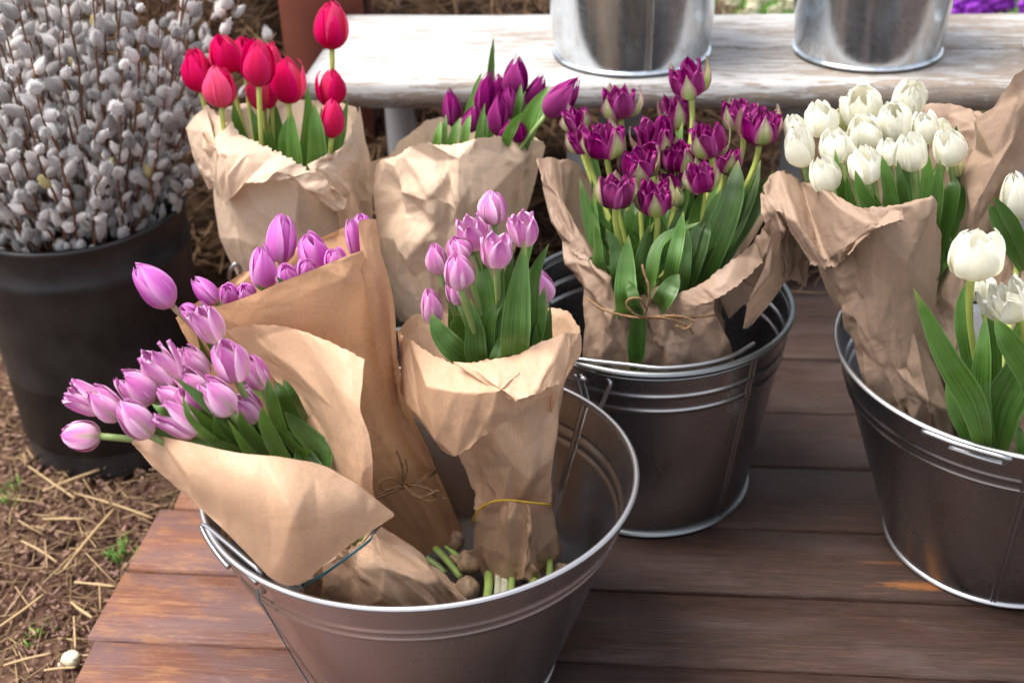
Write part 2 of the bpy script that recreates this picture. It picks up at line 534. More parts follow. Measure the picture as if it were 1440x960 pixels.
def m_deck():
    s = NT("stained_deck_wood")
    tc = s.n("ShaderNodeTexCoord")
    oi = s.n("ShaderNodeObjectInfo")
    # per plank offset so that no two planks repeat
    off = s.n("ShaderNodeCombineXYZ")
    s.put(off.inputs[0], s.math('MULTIPLY', oi.outputs["Random"], 40.0))
    s.put(off.inputs[1], s.math('MULTIPLY', oi.outputs["Random"], 17.0))
    va = s.n("ShaderNodeVectorMath", operation='ADD')
    s.put(va.inputs[0], tc.outputs['Object']); s.put(va.inputs[1], off.outputs[0])
    def mp(sc):
        m = s.n("ShaderNodeMapping"); s.put(m.inputs[0], va.outputs[0]); m.inputs[3].default_value = sc
        return m.outputs[0]
    grain = s.noise(mp((2.2, 58, 14)), 3.5, 9, .72, 1.4)
    fine = s.noise(mp((9, 190, 60)), 3, 4, .65)
    patch = s.noise(mp((1.6, 5, 3)), 2.6, 6, .68, .3)
    wear = s.noise(mp((9, 30, 9)), 2.2, 9, .78)
    sp = s.n("ShaderNodeSeparateXYZ"); s.put(sp.inputs[0], tc.outputs['Object'])
    # worn end of the planks (low u) - plus sunlit warmth painted into the colour
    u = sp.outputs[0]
    worn_sunlit = s.ramp(s.math('ADD', s.math('MULTIPLY', u, -2.0), s.math('MULTIPLY', patch, .25)), [(.0, 0), (1, 1)])
    worn_sunlit = s.math('MULTIPLY_ADD', u, -2.3, -.30, clamp=True)
    dark = s.ramp(grain, [(.3, (.017, .0075, .005)), (.5, (.042, .0195, .0125)), (.7, (.080, .041, .027))])
    dark = s.mix(s.math('MULTIPLY', s.ramp(fine, [(.47, 0), (.56, 1)]), .6), dark, (.022, .0125, .009))
    dark = s.mix(s.math('MULTIPLY', s.ramp(patch, [(.48, 0), (.68, 1)]), .45), dark, (.095, .068, .064))
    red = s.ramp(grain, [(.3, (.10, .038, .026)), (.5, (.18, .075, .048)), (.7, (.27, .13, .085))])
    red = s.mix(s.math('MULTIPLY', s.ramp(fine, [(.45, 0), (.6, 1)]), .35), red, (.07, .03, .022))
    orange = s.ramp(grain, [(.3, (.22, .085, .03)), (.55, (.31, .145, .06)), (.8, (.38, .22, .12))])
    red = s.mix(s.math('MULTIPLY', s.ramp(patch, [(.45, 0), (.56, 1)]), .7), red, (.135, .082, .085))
    c = s.mix(worn_sunlit, dark, red)
    th = s.math('SUBTRACT', .645, s.math('MULTIPLY', worn_sunlit, .17))
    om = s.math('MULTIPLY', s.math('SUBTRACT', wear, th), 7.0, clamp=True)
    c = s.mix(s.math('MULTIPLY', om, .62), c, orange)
    # bare orange patches where the stain has worn through beside the right tub
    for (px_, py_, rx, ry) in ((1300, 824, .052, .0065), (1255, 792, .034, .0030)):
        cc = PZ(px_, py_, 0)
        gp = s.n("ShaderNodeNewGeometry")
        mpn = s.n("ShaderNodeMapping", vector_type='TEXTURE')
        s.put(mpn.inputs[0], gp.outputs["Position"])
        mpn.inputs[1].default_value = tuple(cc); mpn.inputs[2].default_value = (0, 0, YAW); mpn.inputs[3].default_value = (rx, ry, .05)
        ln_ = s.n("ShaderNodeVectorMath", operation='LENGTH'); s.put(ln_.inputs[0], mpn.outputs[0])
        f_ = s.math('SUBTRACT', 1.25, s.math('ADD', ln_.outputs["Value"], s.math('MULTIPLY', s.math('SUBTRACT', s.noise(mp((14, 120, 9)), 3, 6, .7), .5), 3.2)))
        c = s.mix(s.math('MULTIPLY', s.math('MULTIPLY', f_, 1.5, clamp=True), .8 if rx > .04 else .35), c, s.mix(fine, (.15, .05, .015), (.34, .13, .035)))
    # scuffs and knots
    kn = s.voro(mp((1.3, 5, 1)), 2.2)
    c = s.mix(s.ramp(kn, [(.04, .8), (.09, 0)]), c, (.03, .015, .01))
    scr = s.ramp(s.noise(s.coord('Object', scale=(1, 1, 1), rot=(0, 0, .8)), 8, 8, .8), [(.62, 0), (.8, .35)])
    c = s.mix(scr, c, (.34, .27, .25))
    s.base(c)
    s.rough(s.math('MULTIPLY_ADD', patch, .35, .40))
    s.spec(.26)
    h = s.math('ADD', s.math('MULTIPLY', grain, 1.0), s.math('MULTIPLY', fine, .8))
    s.bump(h, .6, .0025)
    return s.m
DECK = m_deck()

def m_bench():
    s = NT("weathered_white_paint")
    def mp(sc): return s.coord('Object', scale=sc)
    grain = s.noise(mp((4.0, 34, 34)), 3, 10, .74, .4)
    sm = s.noise(mp((5, 60, 60)), 3, 4, .6)
    big = s.noise(mp((2.2, 5, 5)), 2, 5, .6)
    sp = s.n("ShaderNodeSeparateXYZ"); s.put(sp.inputs[0], s.coord('Object'))
    bare = s.ramp(grain, [(.3, (.17, .12, .09)), (.6, (.32, .26, .21)), (.8, (.46, .42, .38))])
    paint = s.mix(s.ramp(big, [(.3, 0), (.8, 1)]), (.50, .49, .48), (.38, .365, .35))
    # paint more worn towards the far (right) end and on the lower front edge
    wr = s.math('ADD', s.math('MULTIPLY_ADD', sp.outputs[0], .10, -.012), s.math('MULTIPLY', sp.outputs[2], -3.2))
    t = s.math('ADD', s.math('ADD', grain, s.math('MULTIPLY', s.math('SUBTRACT', big, .5), .5)), wr)
    m = s.ramp(t, [(.50, 0), (.555, 1)])
    c = s.mix(m, paint, bare)
    c = s.mix(s.math('MULTIPLY', s.ramp(s.noise(mp((9, 40, 40)), 4, 3, .5), [(.70, 0), (.74, 1)]), .85), c, (.07, .045, .03))
    s.base(c); s.rough(.6); s.spec(.3)
    s.bump(s.math('ADD', s.math('MULTIPLY', m, -.6), sm), .5, .0025)
    return s.m
BENCH = m_bench()
WHITEPAINT = m_plain("white_paint", (.40, .40, .41), .55, .35, .08, 8, .3, .001)

def m_catkin():
    s = NT("catkin_fur")
    ly = s.n("ShaderNodeLayerWeight"); ly.inputs[0].default_value = .45
    n = s.noise(s.coord('Object'), 260, 3, .7)
    tc = s.n("ShaderNodeTexCoord"); sp = s.n("ShaderNodeSeparateXYZ"); s.put(sp.inputs[0], tc.outputs['UV'])
    c = s.mix(s.ramp(n, [(.35, 0), (.65, 1)]), (.26, .22, .20), (.74, .71, .69))
    c = s.mix(s.ramp(sp.outputs[1], [(0, .8), (.35, 0)]), c, (.33, .20, .13))
    c = s.mix(s.math('GREATER_THAN', sp.outputs[0], 2.0), c, (.92, .91, .90))
    r = s.rand()
    hs = s.n("ShaderNodeHueSaturation"); s.put(hs.inputs["Value"], s.math('MULTIPLY_ADD', r, 1.15, .55)); s.put(hs.inputs["Color"], c)
    s.base(hs.outputs[0]); s.rough(.95); s.spec(.1)
    s.p.inputs["Sheen Weight"].default_value = .9
    s.p.inputs["Sheen Roughness"].default_value = .35
    s.bump(n, .8, .002)
    return s.m
CATKIN = m_catkin()
CATKIN_Y = m_plain("catkin_pollen_yellow", (.52, .46, .22), .9, .2, .3, 200)
TWIG = m_plain("willow_bark", (.16, .075, .042), .6, .35, .4, 40, .4, .001)
BRACT = m_plain("catkin_scale", (.22, .09, .04), .5, .4, .3, 60)
PANSY = m_plain("violet_petals", (.30, .04, .50), .6, .3, .3, 60)

# ------------------------------------------------------------------ setting: soil, deck
GZ = -0.13
def ground_mesh():
    # fine near the camera's view, coarse out to the horizon, one sheet
    xs = np.concatenate([[-60, -20, -8, -4, -2.2], np.linspace(-1.5, 1.9, 150), [2.6, 4, 8, 20, 60]])
    ys = np.concatenate([[-40, -12, -4, -1.2], np.linspace(-.2, 4.4, 190), [5.5, 8, 14, 30, 90]])
    X, Y = np.meshgrid(xs, ys, indexing='ij')
    Z = np.zeros_like(X)
    for k in range(26):
        a, b, f, p = nr.normal(size=2).tolist() + [0, 0][:0] + [nr.uniform(4, 60), nr.uniform(0, 6.28)]
        n = math.hypot(a, b)
        Z += np.sin((a * X + b * Y) / n * f + p) * .028 / (f ** .75)
    Z = np.where((np.abs(X) < 3) & (Y < 5), Z, 0) + GZ
    V = np.stack([X, Y, Z], -1).reshape(-1, 3)
    return mesh_np("ground", V, grid_faces(len(xs), len(ys)), SOIL)
g = add("ground", ground_mesh())
tag(g, kind='structure')

deck_root = empty("deck", (0, 0, 0), kind='structure')
seams = [-.62, -.49, -.36, -.22, -.09, .04, .17, .31, .43, .56, .69, .815, .935, 1.06, 1.183, 1.308, 1.443, 1.577, 1.727, 1.862, 2.005, 2.14, 2.275, 2.41]
for i, (a, b) in enumerate(zip(seams[:-1], seams[1:])):
    gap = .0035 if b < 1.2 else .0045
    e0 = -.624 + rnd.uniform(-.007, .007)
    if i == 13: e0 = -.633
    if i == 14: e0 = -.628
    if i == 15: e0 = -.612
    L = 1.62 - e0
    V, F, T = box((0, 0, 0), (L, b - a - gap, .030), None, .0035)
    # a slightly uneven sawn end
    V[:, 0] += np.where(V[:, 0] < 0, rnd.uniform(-.004, .004) * np.sign(V[:, 1]), 0)
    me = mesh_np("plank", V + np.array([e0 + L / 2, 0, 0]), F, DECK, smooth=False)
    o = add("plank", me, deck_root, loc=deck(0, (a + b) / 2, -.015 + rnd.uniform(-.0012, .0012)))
    o.rotation_euler = (rnd.uniform(-.004, .004), 0, YAW)
# edge joist under the plank ends
V, F, T = box((0, 0, 0), (.04, 3.0, .09), None, 0)
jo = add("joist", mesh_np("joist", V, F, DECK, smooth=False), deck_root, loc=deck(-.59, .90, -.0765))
jo.rotation_euler = (0, 0, YAW)
V, F, T = box((0, 0, 0), (.04, 3.0, .09), None, 0)
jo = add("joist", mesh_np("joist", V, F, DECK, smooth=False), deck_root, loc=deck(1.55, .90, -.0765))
jo.rotation_euler = (0, 0, YAW)

# ------------------------------------------------------------------ straw and chips
def sticks(P, D, L, r, shade, bend=0.0, flat=.5):
    """many thin sticks: P centres (n,3), D unit directions, L lengths, r radii"""
    n = len(P)
    up = np.tile([0., 0, 1.], (n, 1)); up[np.abs(D[:, 2]) > .9] = [1, 0, 0]
    A = np.cross(D, up); A /= np.linalg.norm(A, axis=1, keepdims=True) + 1e-9
    B = np.cross(D, A)
    seg, rings = 4, 3
    V = np.zeros((n, rings, seg, 3))
    for i, t in enumerate((-.5, 0, .5)):
        c = P + D * (L * t)[:, None] + B * (bend * L * (1 - abs(t) * 2))[:, None]
        for j in range(seg):
            a = j * math.pi / 2
            V[:, i, j] = c + A * (math.cos(a) * r)[:, None] + B * (math.sin(a) * r * flat)[:, None]
    base = np.arange(n)[:, None, None] * (rings * seg)
    F = (grid_faces(rings, seg, True)[None] + base).reshape(-1, 4)
    e1 = (np.array([[3, 2, 1, 0]])[None] + base).reshape(-1, 4)
    e2 = (np.array([[8, 9, 10, 11]])[None] + base).reshape(-1, 4)
    uv = np.repeat(shade, rings * seg)
    return V.reshape(-1, 3), np.concatenate([F, e1, e2]), np.stack([uv, uv * 0], -1)

def dirs(n, tilt=.15):
    a = nr.uniform(0, 2 * math.pi, n)
    z = nr.normal(0, tilt, n)
    D = np.stack([np.cos(a), np.sin(a), z], -1)
    return D / np.linalg.norm(D, axis=1, keepdims=True)

def scatter(n, x0, x1, y0, y1, z, zs=.008):
    return np.stack([nr.uniform(x0, x1, n), nr.uniform(y0, y1, n), z + np.abs(nr.normal(0, zs, n))], -1)

def off_deck(P):
    c, s_ = math.cos(YAW), math.sin(YAW)
    u = c * P[:, 0] + s_ * P[:, 1]
    return P[u < -.635]
P = off_deck(scatter(15000, -1.35, -.42, .75, 2.5, GZ, .008)); n = len(P)
V, F, T = sticks(P, dirs(n, .3), nr.uniform(.004, .018, n), nr.uniform(.001, .0042, n), nr.uniform(0, 1, n) ** 1.6, 0, .6)
tag(add("bark_chips", mesh_np("bark_chips", V, F, CHIP, T, smooth=False)), "brown bark chips and crumbs covering the soil beside the deck", "bark chips", kind='stuff')
P = off_deck(scatter(5000, -1.35, -.42, .75, 2.5, GZ + .008, .008)); n = len(P)
V, F, T = sticks(P, dirs(n, .14), nr.uniform(.02, .085, n), nr.uniform(.0004, .0013, n), nr.uniform(0, 1, n) ** 1.5, .02)
tag(add("loose_straw", mesh_np("loose_straw", V, F, STRAW, T)), "loose dry straw strewn over the soil left of the deck", "straw", kind='stuff')

# single big stalks one can follow in the picture
stalks = [((105, 693), (215, 728), .0024, "long straight straw stalk lying below the black pot, pointing at the deck"),
          ((60, 690), (140, 660), .0030, "thick pale straw stalk leaning against the foot of the black pot"),
          ((90, 800), (160, 716), .0034, "thick bent tan straw stalk in the middle of the soil"),
          ((0, 880), (62, 835), .0026, "straw stalk running to the left border above the snail shell"),
          ((60, 729), (118, 729), .0024, "short level straw stalk under the black pot"),
          ((5, 935), (72, 918), .0024, "flat straw stalk left of the snail shell"),
          ((105, 818), (162, 824), .0026, "dull straw stalk lying against the deck edge"),
          ((100, 846), (130, 868), .0030, "short split pale straw stalk near the deck edge"),
          ((62, 942), (106, 938), .0024, "pale straw stalk just below the snail shell"),
          ((30, 760), (80, 790), .0022, "bright straw stalk crossing the bark chips"),
          ((104, 866), (106, 910), .0022, "upright looking straw stalk above the snail shell"),
          ((40, 655), (105, 700), .0024, "straw stalk half hidden under the black pot rim of soil")]
for a, b, r, lab in stalks:
    A, B = PZ(*a, GZ + .022), PZ(*b, GZ + .026)
    M = (A + B) / 2 + np.array([rnd.uniform(-.002, .002), rnd.uniform(-.002, .002), .001])
    r *= .72
    V, F, T = tube([A, M, B], [r * .8, r, r * .9], 6, 9)
    T[:] = (.85, 0)
    tag(add("straw_stalk", mesh_np("straw_stalk", V, F, STRAW, T)), lab, "straw stalk", "big straw stalks on the soil")
# snail shell
def blob(c, s, seed, seg=16, amp=.12, spiral=False):
    th = np.arange(seg) / seg * 2 * math.pi
    ph = np.linspace(.02, math.pi - .02, seg // 2 + 2)
    PH, TH = np.meshgrid(ph, th, indexing='ij')
    rr = 1 + amp * np.sin(3 * TH + seed) * np.sin(2 * PH + seed * 2) + amp * .6 * np.sin(5 * TH + 4 * PH + seed * 3)
    V = np.stack([rr * np.sin(PH) * np.cos(TH), rr * np.sin(PH) * np.sin(TH), rr * np.cos(PH)], -1).reshape(-1, 3) * np.asarray(s)
    uv = np.stack([TH / 6.283, 1 - PH / math.pi], -1).reshape(-1, 2)
    return V + np.asarray(c), grid_faces(len(ph), seg, True), uv
c = PZ(100, 926, GZ + .02)
parts = [blob(c, (.012, .011, .011), 1.0, 16, .08), blob(c + np.array([.006, -.002, .006]), (.007, .007, .006), 2.0, 14, .06), blob(c + np.array([-.009, -.001, -.006]), (.009, .006, .003), 2.5, 12, .1)]
V, F, T = merge(parts)
tag(add("snail_shell", mesh_np("snail_shell", V, F, PEBBLE, T)), "small cream snail shell lying on the soil at the lower left", "snail shell")

def tuft(px, py, n, h, lab, spread=.02):
    c = PZ(px, py, GZ + .01)
    P = c + np.stack([nr.normal(0, spread, n), nr.normal(0, spread, n), np.full(n, h * .3)], -1)
    D = dirs(n, 1.6)
    D[:, 2] = np.abs(D[:, 2]) + .4; D /= np.linalg.norm(D, axis=1, keepdims=True)
    V, F, T = sticks(P, D, nr.uniform(.5, 1, n) * h, np.full(n, .0012), nr.uniform(0, 1, n), .08)
    tag(add("grass_tuft", mesh_np("grass_tuft", V, F, GRASS, T)), lab, "grass", kind='stuff')
tuft(165, 783, 34, .028, "small green grass tuft at the deck edge", .012)
tuft(55, 895, 16, .02, "small green grass tuft near the snail shell", .014)
tuft(8, 700, 30, .03, "pale green grass tuft at the left border", .014)

# straw heap under and behind the bench
def heap():
    n = 15000
    u = nr.uniform(-1.9, .32, n); v = nr.uniform(2.0, 2.95, n)
    top = .10 + (.30 + .35 * np.clip((-.6 - u) / .1, 0, 1)) * np.clip((v - 2.02) / .5, 0, 1) * np.clip((.34 - u) / .25, 0, 1)
    z = -.05 + top * nr.uniform(0, 1, n) ** .45
    c_, s_ = math.cos(YAW), math.sin(YAW)
    P = np.stack([c_ * u - s_ * v, s_ * u + c_ * v, z], -1)
    return sticks(P, dirs(n, .38), nr.uniform(.04, .16, n), nr.uniform(.0009, .0024, n), nr.uniform(0, 1, n) ** 1.8, .06)
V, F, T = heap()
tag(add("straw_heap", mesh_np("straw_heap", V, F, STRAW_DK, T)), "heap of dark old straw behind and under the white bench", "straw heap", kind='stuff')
# compact body of the heap, so that it is solid
xs = np.linspace(-1.9, .34, 60); ys = np.linspace(2.0, 2.8, 24)
X, Y = np.meshgrid(xs, ys, indexing='ij')
Z = -.06 + .10 + (.25 + .35 * np.clip((-.6 - X) / .1, 0, 1)) * np.clip((Y - 2.04) / .5, 0, 1) * np.clip((.36 - X) / .25, 0, 1) + .02 * np.sin(X * 31) * np.sin(Y * 27)
Z[0, :] = Z[-1, :] = -.12; Z[:, 0] = Z[:, -1] = -.12
pts = np.stack([math.cos(YAW) * X - math.sin(YAW) * Y, math.sin(YAW) * X + math.cos(YAW) * Y, Z], -1).reshape(-1, 3)
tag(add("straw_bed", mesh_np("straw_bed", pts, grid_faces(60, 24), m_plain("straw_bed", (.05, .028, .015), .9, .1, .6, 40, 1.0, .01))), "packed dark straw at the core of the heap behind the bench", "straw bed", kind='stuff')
# thin straw litter on the deck below the bench
n = 900
u = nr.uniform(-.4, .95, n); v = nr.uniform(1.93, 2.4, n) 
P = np.stack([math.cos(YAW) * u - math.sin(YAW) * v, math.sin(YAW) * u + math.cos(YAW) * v, .003 + np.abs(nr.normal(0, .018, n))], -1)
V, F, T = sticks(P, dirs(n, .2), nr.uniform(.03, .13, n), nr.uniform(.0008, .0022, n), nr.uniform(0.1, 1, n) ** 1.1, .05)
tag(add("straw_litter", mesh_np("straw_litter", V, F, STRAW, T)), "thin litter of straw on the deck boards under the bench", "straw", kind='stuff')

# lawn with violet flowers beyond the bench
n = 9000
P = scatter(n, -.1, 2.4, 3.0, 5.2, GZ + .02, .02); 
D = dirs(n, 1.0); D[:, 2] = np.abs(D[:, 2]) + .5; D /= np.linalg.norm(D, axis=1, keepdims=True)
V, F, T = sticks(P, D, nr.uniform(.05, .13, n), np.full(n, .003), nr.uniform(0, 1, n), .1)
tag(add("lawn_grass", mesh_np("lawn_grass", V, F, GRASS, T)), "bright green lawn grass beyond the white bench", "grass", kind='stuff')
def flower_plant(px, py, y, name, lab, mat, n=16, sp=.06):
    c = PY(px, py, y)
    r = empty(name, (c[0], c[1], GZ), lab, "flowering plant")
    parts = []
    st = []
    for k in range(n):
        p = c + np.array([nr.normal(0, sp), nr.normal(0, sp), nr.normal(0, .025)])
        for a in range(5):
            t = a * 1.2566 + k
            parts.append(blob(p + np.array([math.cos(t) * .011, -.004, math.sin(t) * .011]), (.010, .004, .010), k + a, 8, .1))
        st.append(tube([np.array([c[0], c[1], GZ]), (p + np.array([c[0], c[1], GZ])) / 2 + np.array([.01, 0, 0]), p], .0018, 4, 6))
    V, F, T = merge(parts); add("blossom", mesh_np("blossom", V, F, mat, T), r)
    V, F, T = merge(st); add("stem", mesh_np("stem", V, F, STEM, T), r)
flower_plant(1392, 4, 2.75, "violet_flower_plant", "violet garden flowers glimpsed beyond the right end of the bench", PANSY, 34, .045)
for k, (px, py) in enumerate([(1030, 8), (1062, 12), (1092, 6)]):
    flower_plant(px, py - 3, 3.6, "daisy_plant", ["pale little flowers in the lawn nearest the middle bench bucket", "pale little flowers in the middle of the lawn gap", "pale little flowers in the lawn beside the right bench bucket"][k], PEBBLE, 6, .03)

# ------------------------------------------------------------------ posts and bench
def board(name, u, v, z, s, mat, root, yaw=YAW, tiltx=0.0, bev=.004):
    V, F, T = box((0, 0, 0), s, None, bev)
    o = add(name, mesh_np(name, V, F, mat, smooth=False), root, loc=(Vector(deck(u, v, z)) - Vector(root.location) if root else deck(u, v, z)))
    o.rotation_euler = (tiltx, 0, yaw)
    return o
post = empty("painted_post", deck(-.56, 2.29, GZ), "wide red-brown painted post rising behind the left end of the bench", "post")
board("shaft", -.575, 2.29, .65, (.152, .10, 1.60), TERRA, post)
board("base_block", -.575, 2.29, -.09, (.18, .128, .10), TERRA, post)
p2 = empty("blue_grey_post", deck(.905, 2.62, GZ), "thin blue-grey post seen beyond the bench between the two right buckets", "post")
board("shaft", .885, 2.62, .55, (.032, .04, 1.40), BLUEGREY, p2)
board("base_block", .885, 2.62, -.09, (.05, .06, .08), BLUEGREY, p2)

BZ = .40
bench = empty("white_bench", deck(0, 2.03, 0), "long weathered white-painted bench holding galvanised buckets", "bench")
def seat_board(v0, v1, u0=-.518, u1=1.35, th=.042, round_front=True):
    # lengthwise board, rounded on its front edge, slightly uneven
    n = 90
    us = np.linspace(u0, u1, n)
    d = v1 - v0
    prof = [(0.000, -.50), (-.0, -.02), (.001, .30), (.0045, .43), (.010, .485), (.022, .5), (.5 * d, .5), (d - .006, .5), (d, .38), (d, -.5)]
    V = []
    for i, u in enumerate(us):
        w = .0022 * math.sin(u * 7.1) + .0012 * math.sin(u * 23 + 1)
        for a, b in prof:
            V.append((u, v0 + a + w * (1 - a / d), -th / 2 + b * th + .0006 * math.sin(u * 17 + a * 90)))
    F = grid_faces(n, len(prof), True)[:, ::-1]
    V = np.array(V)
    e = np.array([[0, 1, 2, 9], [2, 3, 4, 9], [4, 5, 6, 9], [6, 7, 8, 9]])
    F = np.concatenate([F, e[:, ::-1], e + (n - 1) * len(prof)])
    V[:, 1] -= 2.03
    me = mesh_np("seat_board", V, F, BENCH, smooth=False)
    o = add("seat_board", me, bench, loc=(0, 0, BZ)); o.rotation_euler = (0, 0, YAW)
    return o
seat_board(1.858, 2.018)
seat_board(2.0235, 2.205)
def leg(u, v, w=.05, d=.03, top=BZ - .036, tilt=0.0):
    return board("leg", u, v, top / 2, (w, d, top), WHITEPAINT, bench, YAW, tilt)
leg(-.098, 1.955, .034, .022); leg(.62, 1.93, .05); leg(1.22, 1.93)
leg(-.43, 2.17); leg(.28, 2.17); leg(1.22, 2.15)
board("rail", -.10, 1.985, BZ - .062, (.8, .022, .05), WHITEPAINT, bench)
board("rail", .8, 1.985, BZ - .062, (.9, .022, .05), WHITEPAINT, bench)
board("rail", .40, 2.16, BZ - .062, (1.6, .022, .05), WHITEPAINT, bench)
for u in (-.0335, .93):
    board("backrest_post", u, 2.235, .52, (.078, .03, .70), WHITEPAINT, bench)
V, F, T = blob((0, 0, 0), (.004, .0015, .004), 1, 10, .02)
o = add("screw", mesh_np("screw", V, F, WIRE), bench, loc=Vector(deck(-.095, 1.942, .33)) - Vector(bench.location))

# ------------------------------------------------------------------ vessels
def wall_profile(rb, rt, h, beads=(), flare=.004, bead=.0025, n=46):
    z = np.linspace(.006, h, n)
    z = np.unique(np.concatenate([z] + [np.linspace(b - .006, b + .006, 9) for b in beads]))
    t = z / h
    r = rb + (rt - rb) * (t ** 1.0)
    for b in beads:
        r = r + bead * np.exp(-((z - b) / .0028) ** 2)
    return r, z

def vessel(name, label, cat, cxy, rb, rt, h, mat, rimmat, beads, seams=(), sx=1.0, sy=1.0, group=None, rimr=.0035, basering=.003, z0=0.0, seg=112, rot=0.0, floor_mat=None):
    root = empty(name, (cxy[0], cxy[1], z0), label, cat, group)
    r, z = wall_profile(rb, rt, h, beads)
    prof = list(zip(r, z)) + list(zip(r[::-1] - .0012, z[::-1] + .0)) + [(rb - .004, .012), (.0008, .012)]
    V, F, T = lathe(prof, seg, sx, sy)
    def put(nm, V, F, T, m, sm=True):
        V = V @ rotz(rot).T
        me = mesh_np(nm, V, F, m, T, sm)
        return add(nm, me, root, loc=(0, 0, 0))
    put("body", V, F, T, mat)
    th = np.linspace(0, 2 * math.pi, 9)[:-1]
    ring = lambda R, zz, q, w=1.0: [(R + q * w * math.cos(t), zz + q * math.sin(t)) for t in list(th) + [0]]
    V, F, T = lathe(ring(rt, h, rimr), seg, sx, sy); put("rim", V, F, T, rimmat)
    V, F, T = lathe(ring(rb + .0015, .006, basering), seg, sx, sy); put("base_ring", V, F, T, rimmat)
    for a in seams:
        n = 40
        zz = np.linspace(.008, h - .004, n)
        rr = np.interp(zz, z, r)
        for side in (1, -1):
            V = []
            for q, (b, hgt) in enumerate([(-.006, -.0003), (-.005, .0012), (-.0018, .0014), (-.001, .0003), (.001, .0003), (.0018, .0016), (.005, .0014), (.006, -.0003)]):
                aa = a + b / rt
                rad = rr + side * hgt + (0 if side > 0 else -.0012)
                V.append(np.stack([rad * math.cos(aa) * sx, rad * math.sin(aa) * sy, zz], -1))
            V = np.stack(V, 1).reshape(-1, 3)
            put("seam", V, grid_faces(n, 8), None, mat)
    return root, put

# front tub
FT, putF = vessel("front_steel_tub", "shiny steel tub in the foreground holding three pink tulip bunches", "tub",
                  (-.100, 1.075), .128, .2145, .262, GALV, RIM, (.262 - .040, .262 - .053), (math.radians(214), math.radians(36)), 1.045, .96, rimr=.0030)
# back bucket
BB, putB = vessel("back_steel_bucket", "dull steel bucket behind the front tub holding wine-purple double tulips", "bucket",
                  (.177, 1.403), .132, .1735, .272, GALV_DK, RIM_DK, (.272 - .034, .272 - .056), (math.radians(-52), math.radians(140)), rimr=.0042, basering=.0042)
V, F, T = lathe([(.171 + .0022 * math.cos(t), .264 + .0022 * math.sin(t)) for t in np.linspace(0, 6.2832, 9)], 112)
putB("rim_bead", V, F, T, RIM_DK)
# right tub
RT, putR = vessel("right_steel_tub", "large steel tub at the right edge with white tulips inside", "tub",
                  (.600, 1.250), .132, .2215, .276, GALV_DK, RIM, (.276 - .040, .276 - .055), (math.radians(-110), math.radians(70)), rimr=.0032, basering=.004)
# hidden bucket behind
GB, putG = vessel("rear_steel_bucket", "steel bucket mostly hidden behind the pink bunches, holding the red and purple tulips", "bucket",
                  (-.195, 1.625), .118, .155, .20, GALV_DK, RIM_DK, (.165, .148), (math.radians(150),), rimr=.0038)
# bench buckets
for nm, lab, u, v, rb_, k in (("bench_bucket", "galvanised bucket on the bench, left of the three, reflecting purple flowers", .206, 1.985, .1215, 0),
                              ("bench_bucket", "galvanised bucket on the bench, middle of the three, reflecting white tulips", .574, 1.955, .1110, 1),
                              ("bench_bucket", "galvanised bucket on the bench cut off by the right border", .925, 1.905, .112, 2)):
    vessel(nm, lab, "bucket", (u, v), rb_, rb_ + .027, .27, GALV_LT, GALV_LT, (.235,), (math.radians(-84 if k == 0 else -40),), z0=BZ + .001, group="galvanised buckets on the bench", rimr=.003, basering=.0034)

# black nursery pot
pot = empty("black_pot", (-.645, 1.752, GZ), "big black plastic pot full of pussy willow branches on the soil", "pot")
H_ = .405
prof = [(.143, 0), (.146, .004), (.147, .012), (.1575, H_ - .075), (.1605, H_ - .071), (.1610, H_ - .058), (.1585, H_ - .053), (.1600, H_ - .010), (.1640, H_ - .006), (.1645, H_), (.1600, H_ + .001),
        (.1560, H_ - .01), (.150, .05), (.0005, .05)]
V, F, T = lathe(prof, 96)
add("body", mesh_np("body", V, F, POT, T), pot, loc=(0, 0, 0))
V, F, T = lathe([(.154, .30), (.10, .31), (.0005, .312)], 48)
add("soil", mesh_np("soil", V, F, WETSOIL, T), pot, loc=(0, 0, 0))

# handles ------------------------------------------------------------
def wire(name, pts, r, mat, root, n=None, seg=8):
    V, F, T = tube(pts, r, seg, n)
    return add(name, mesh_np(name, V, F, mat, T), root)
HF = FT
wire("handle", [PZ(284, 742, .258), PZ(289, 739, .262), PZ(318, 762, .266), PZ(350, 789, .266), PZ(362, 799, .264), PZ(366, 808, .258), PZ(369, 822, .245), PZ(371, 832, .236)], .0030, WIRE, HF, 40)
wire("handle_bracket", [PZ(284, 742, .258), PZ(296, 764, .250), PZ(312, 786, .243), PZ(322, 797, .240)], .0028, WIRE, HF, 20)
wire("handle_plate", [PZ(302, 762, .254), PZ(320, 782, .250), PZ(340, 799, .250), PZ(362, 818, .250)], .0036, RIM, HF, 20)
wire("teal_thread", [PZ(362, 827, .240)] + [PY(x, y, yy) for x, y, yy in ((366, 845, .925), (371, 852, .925), (376, 861, .928), (398, 900, .940), (425, 945, .955), (450, 985, .97))], .0006, TEAL, HF, 60, 6)
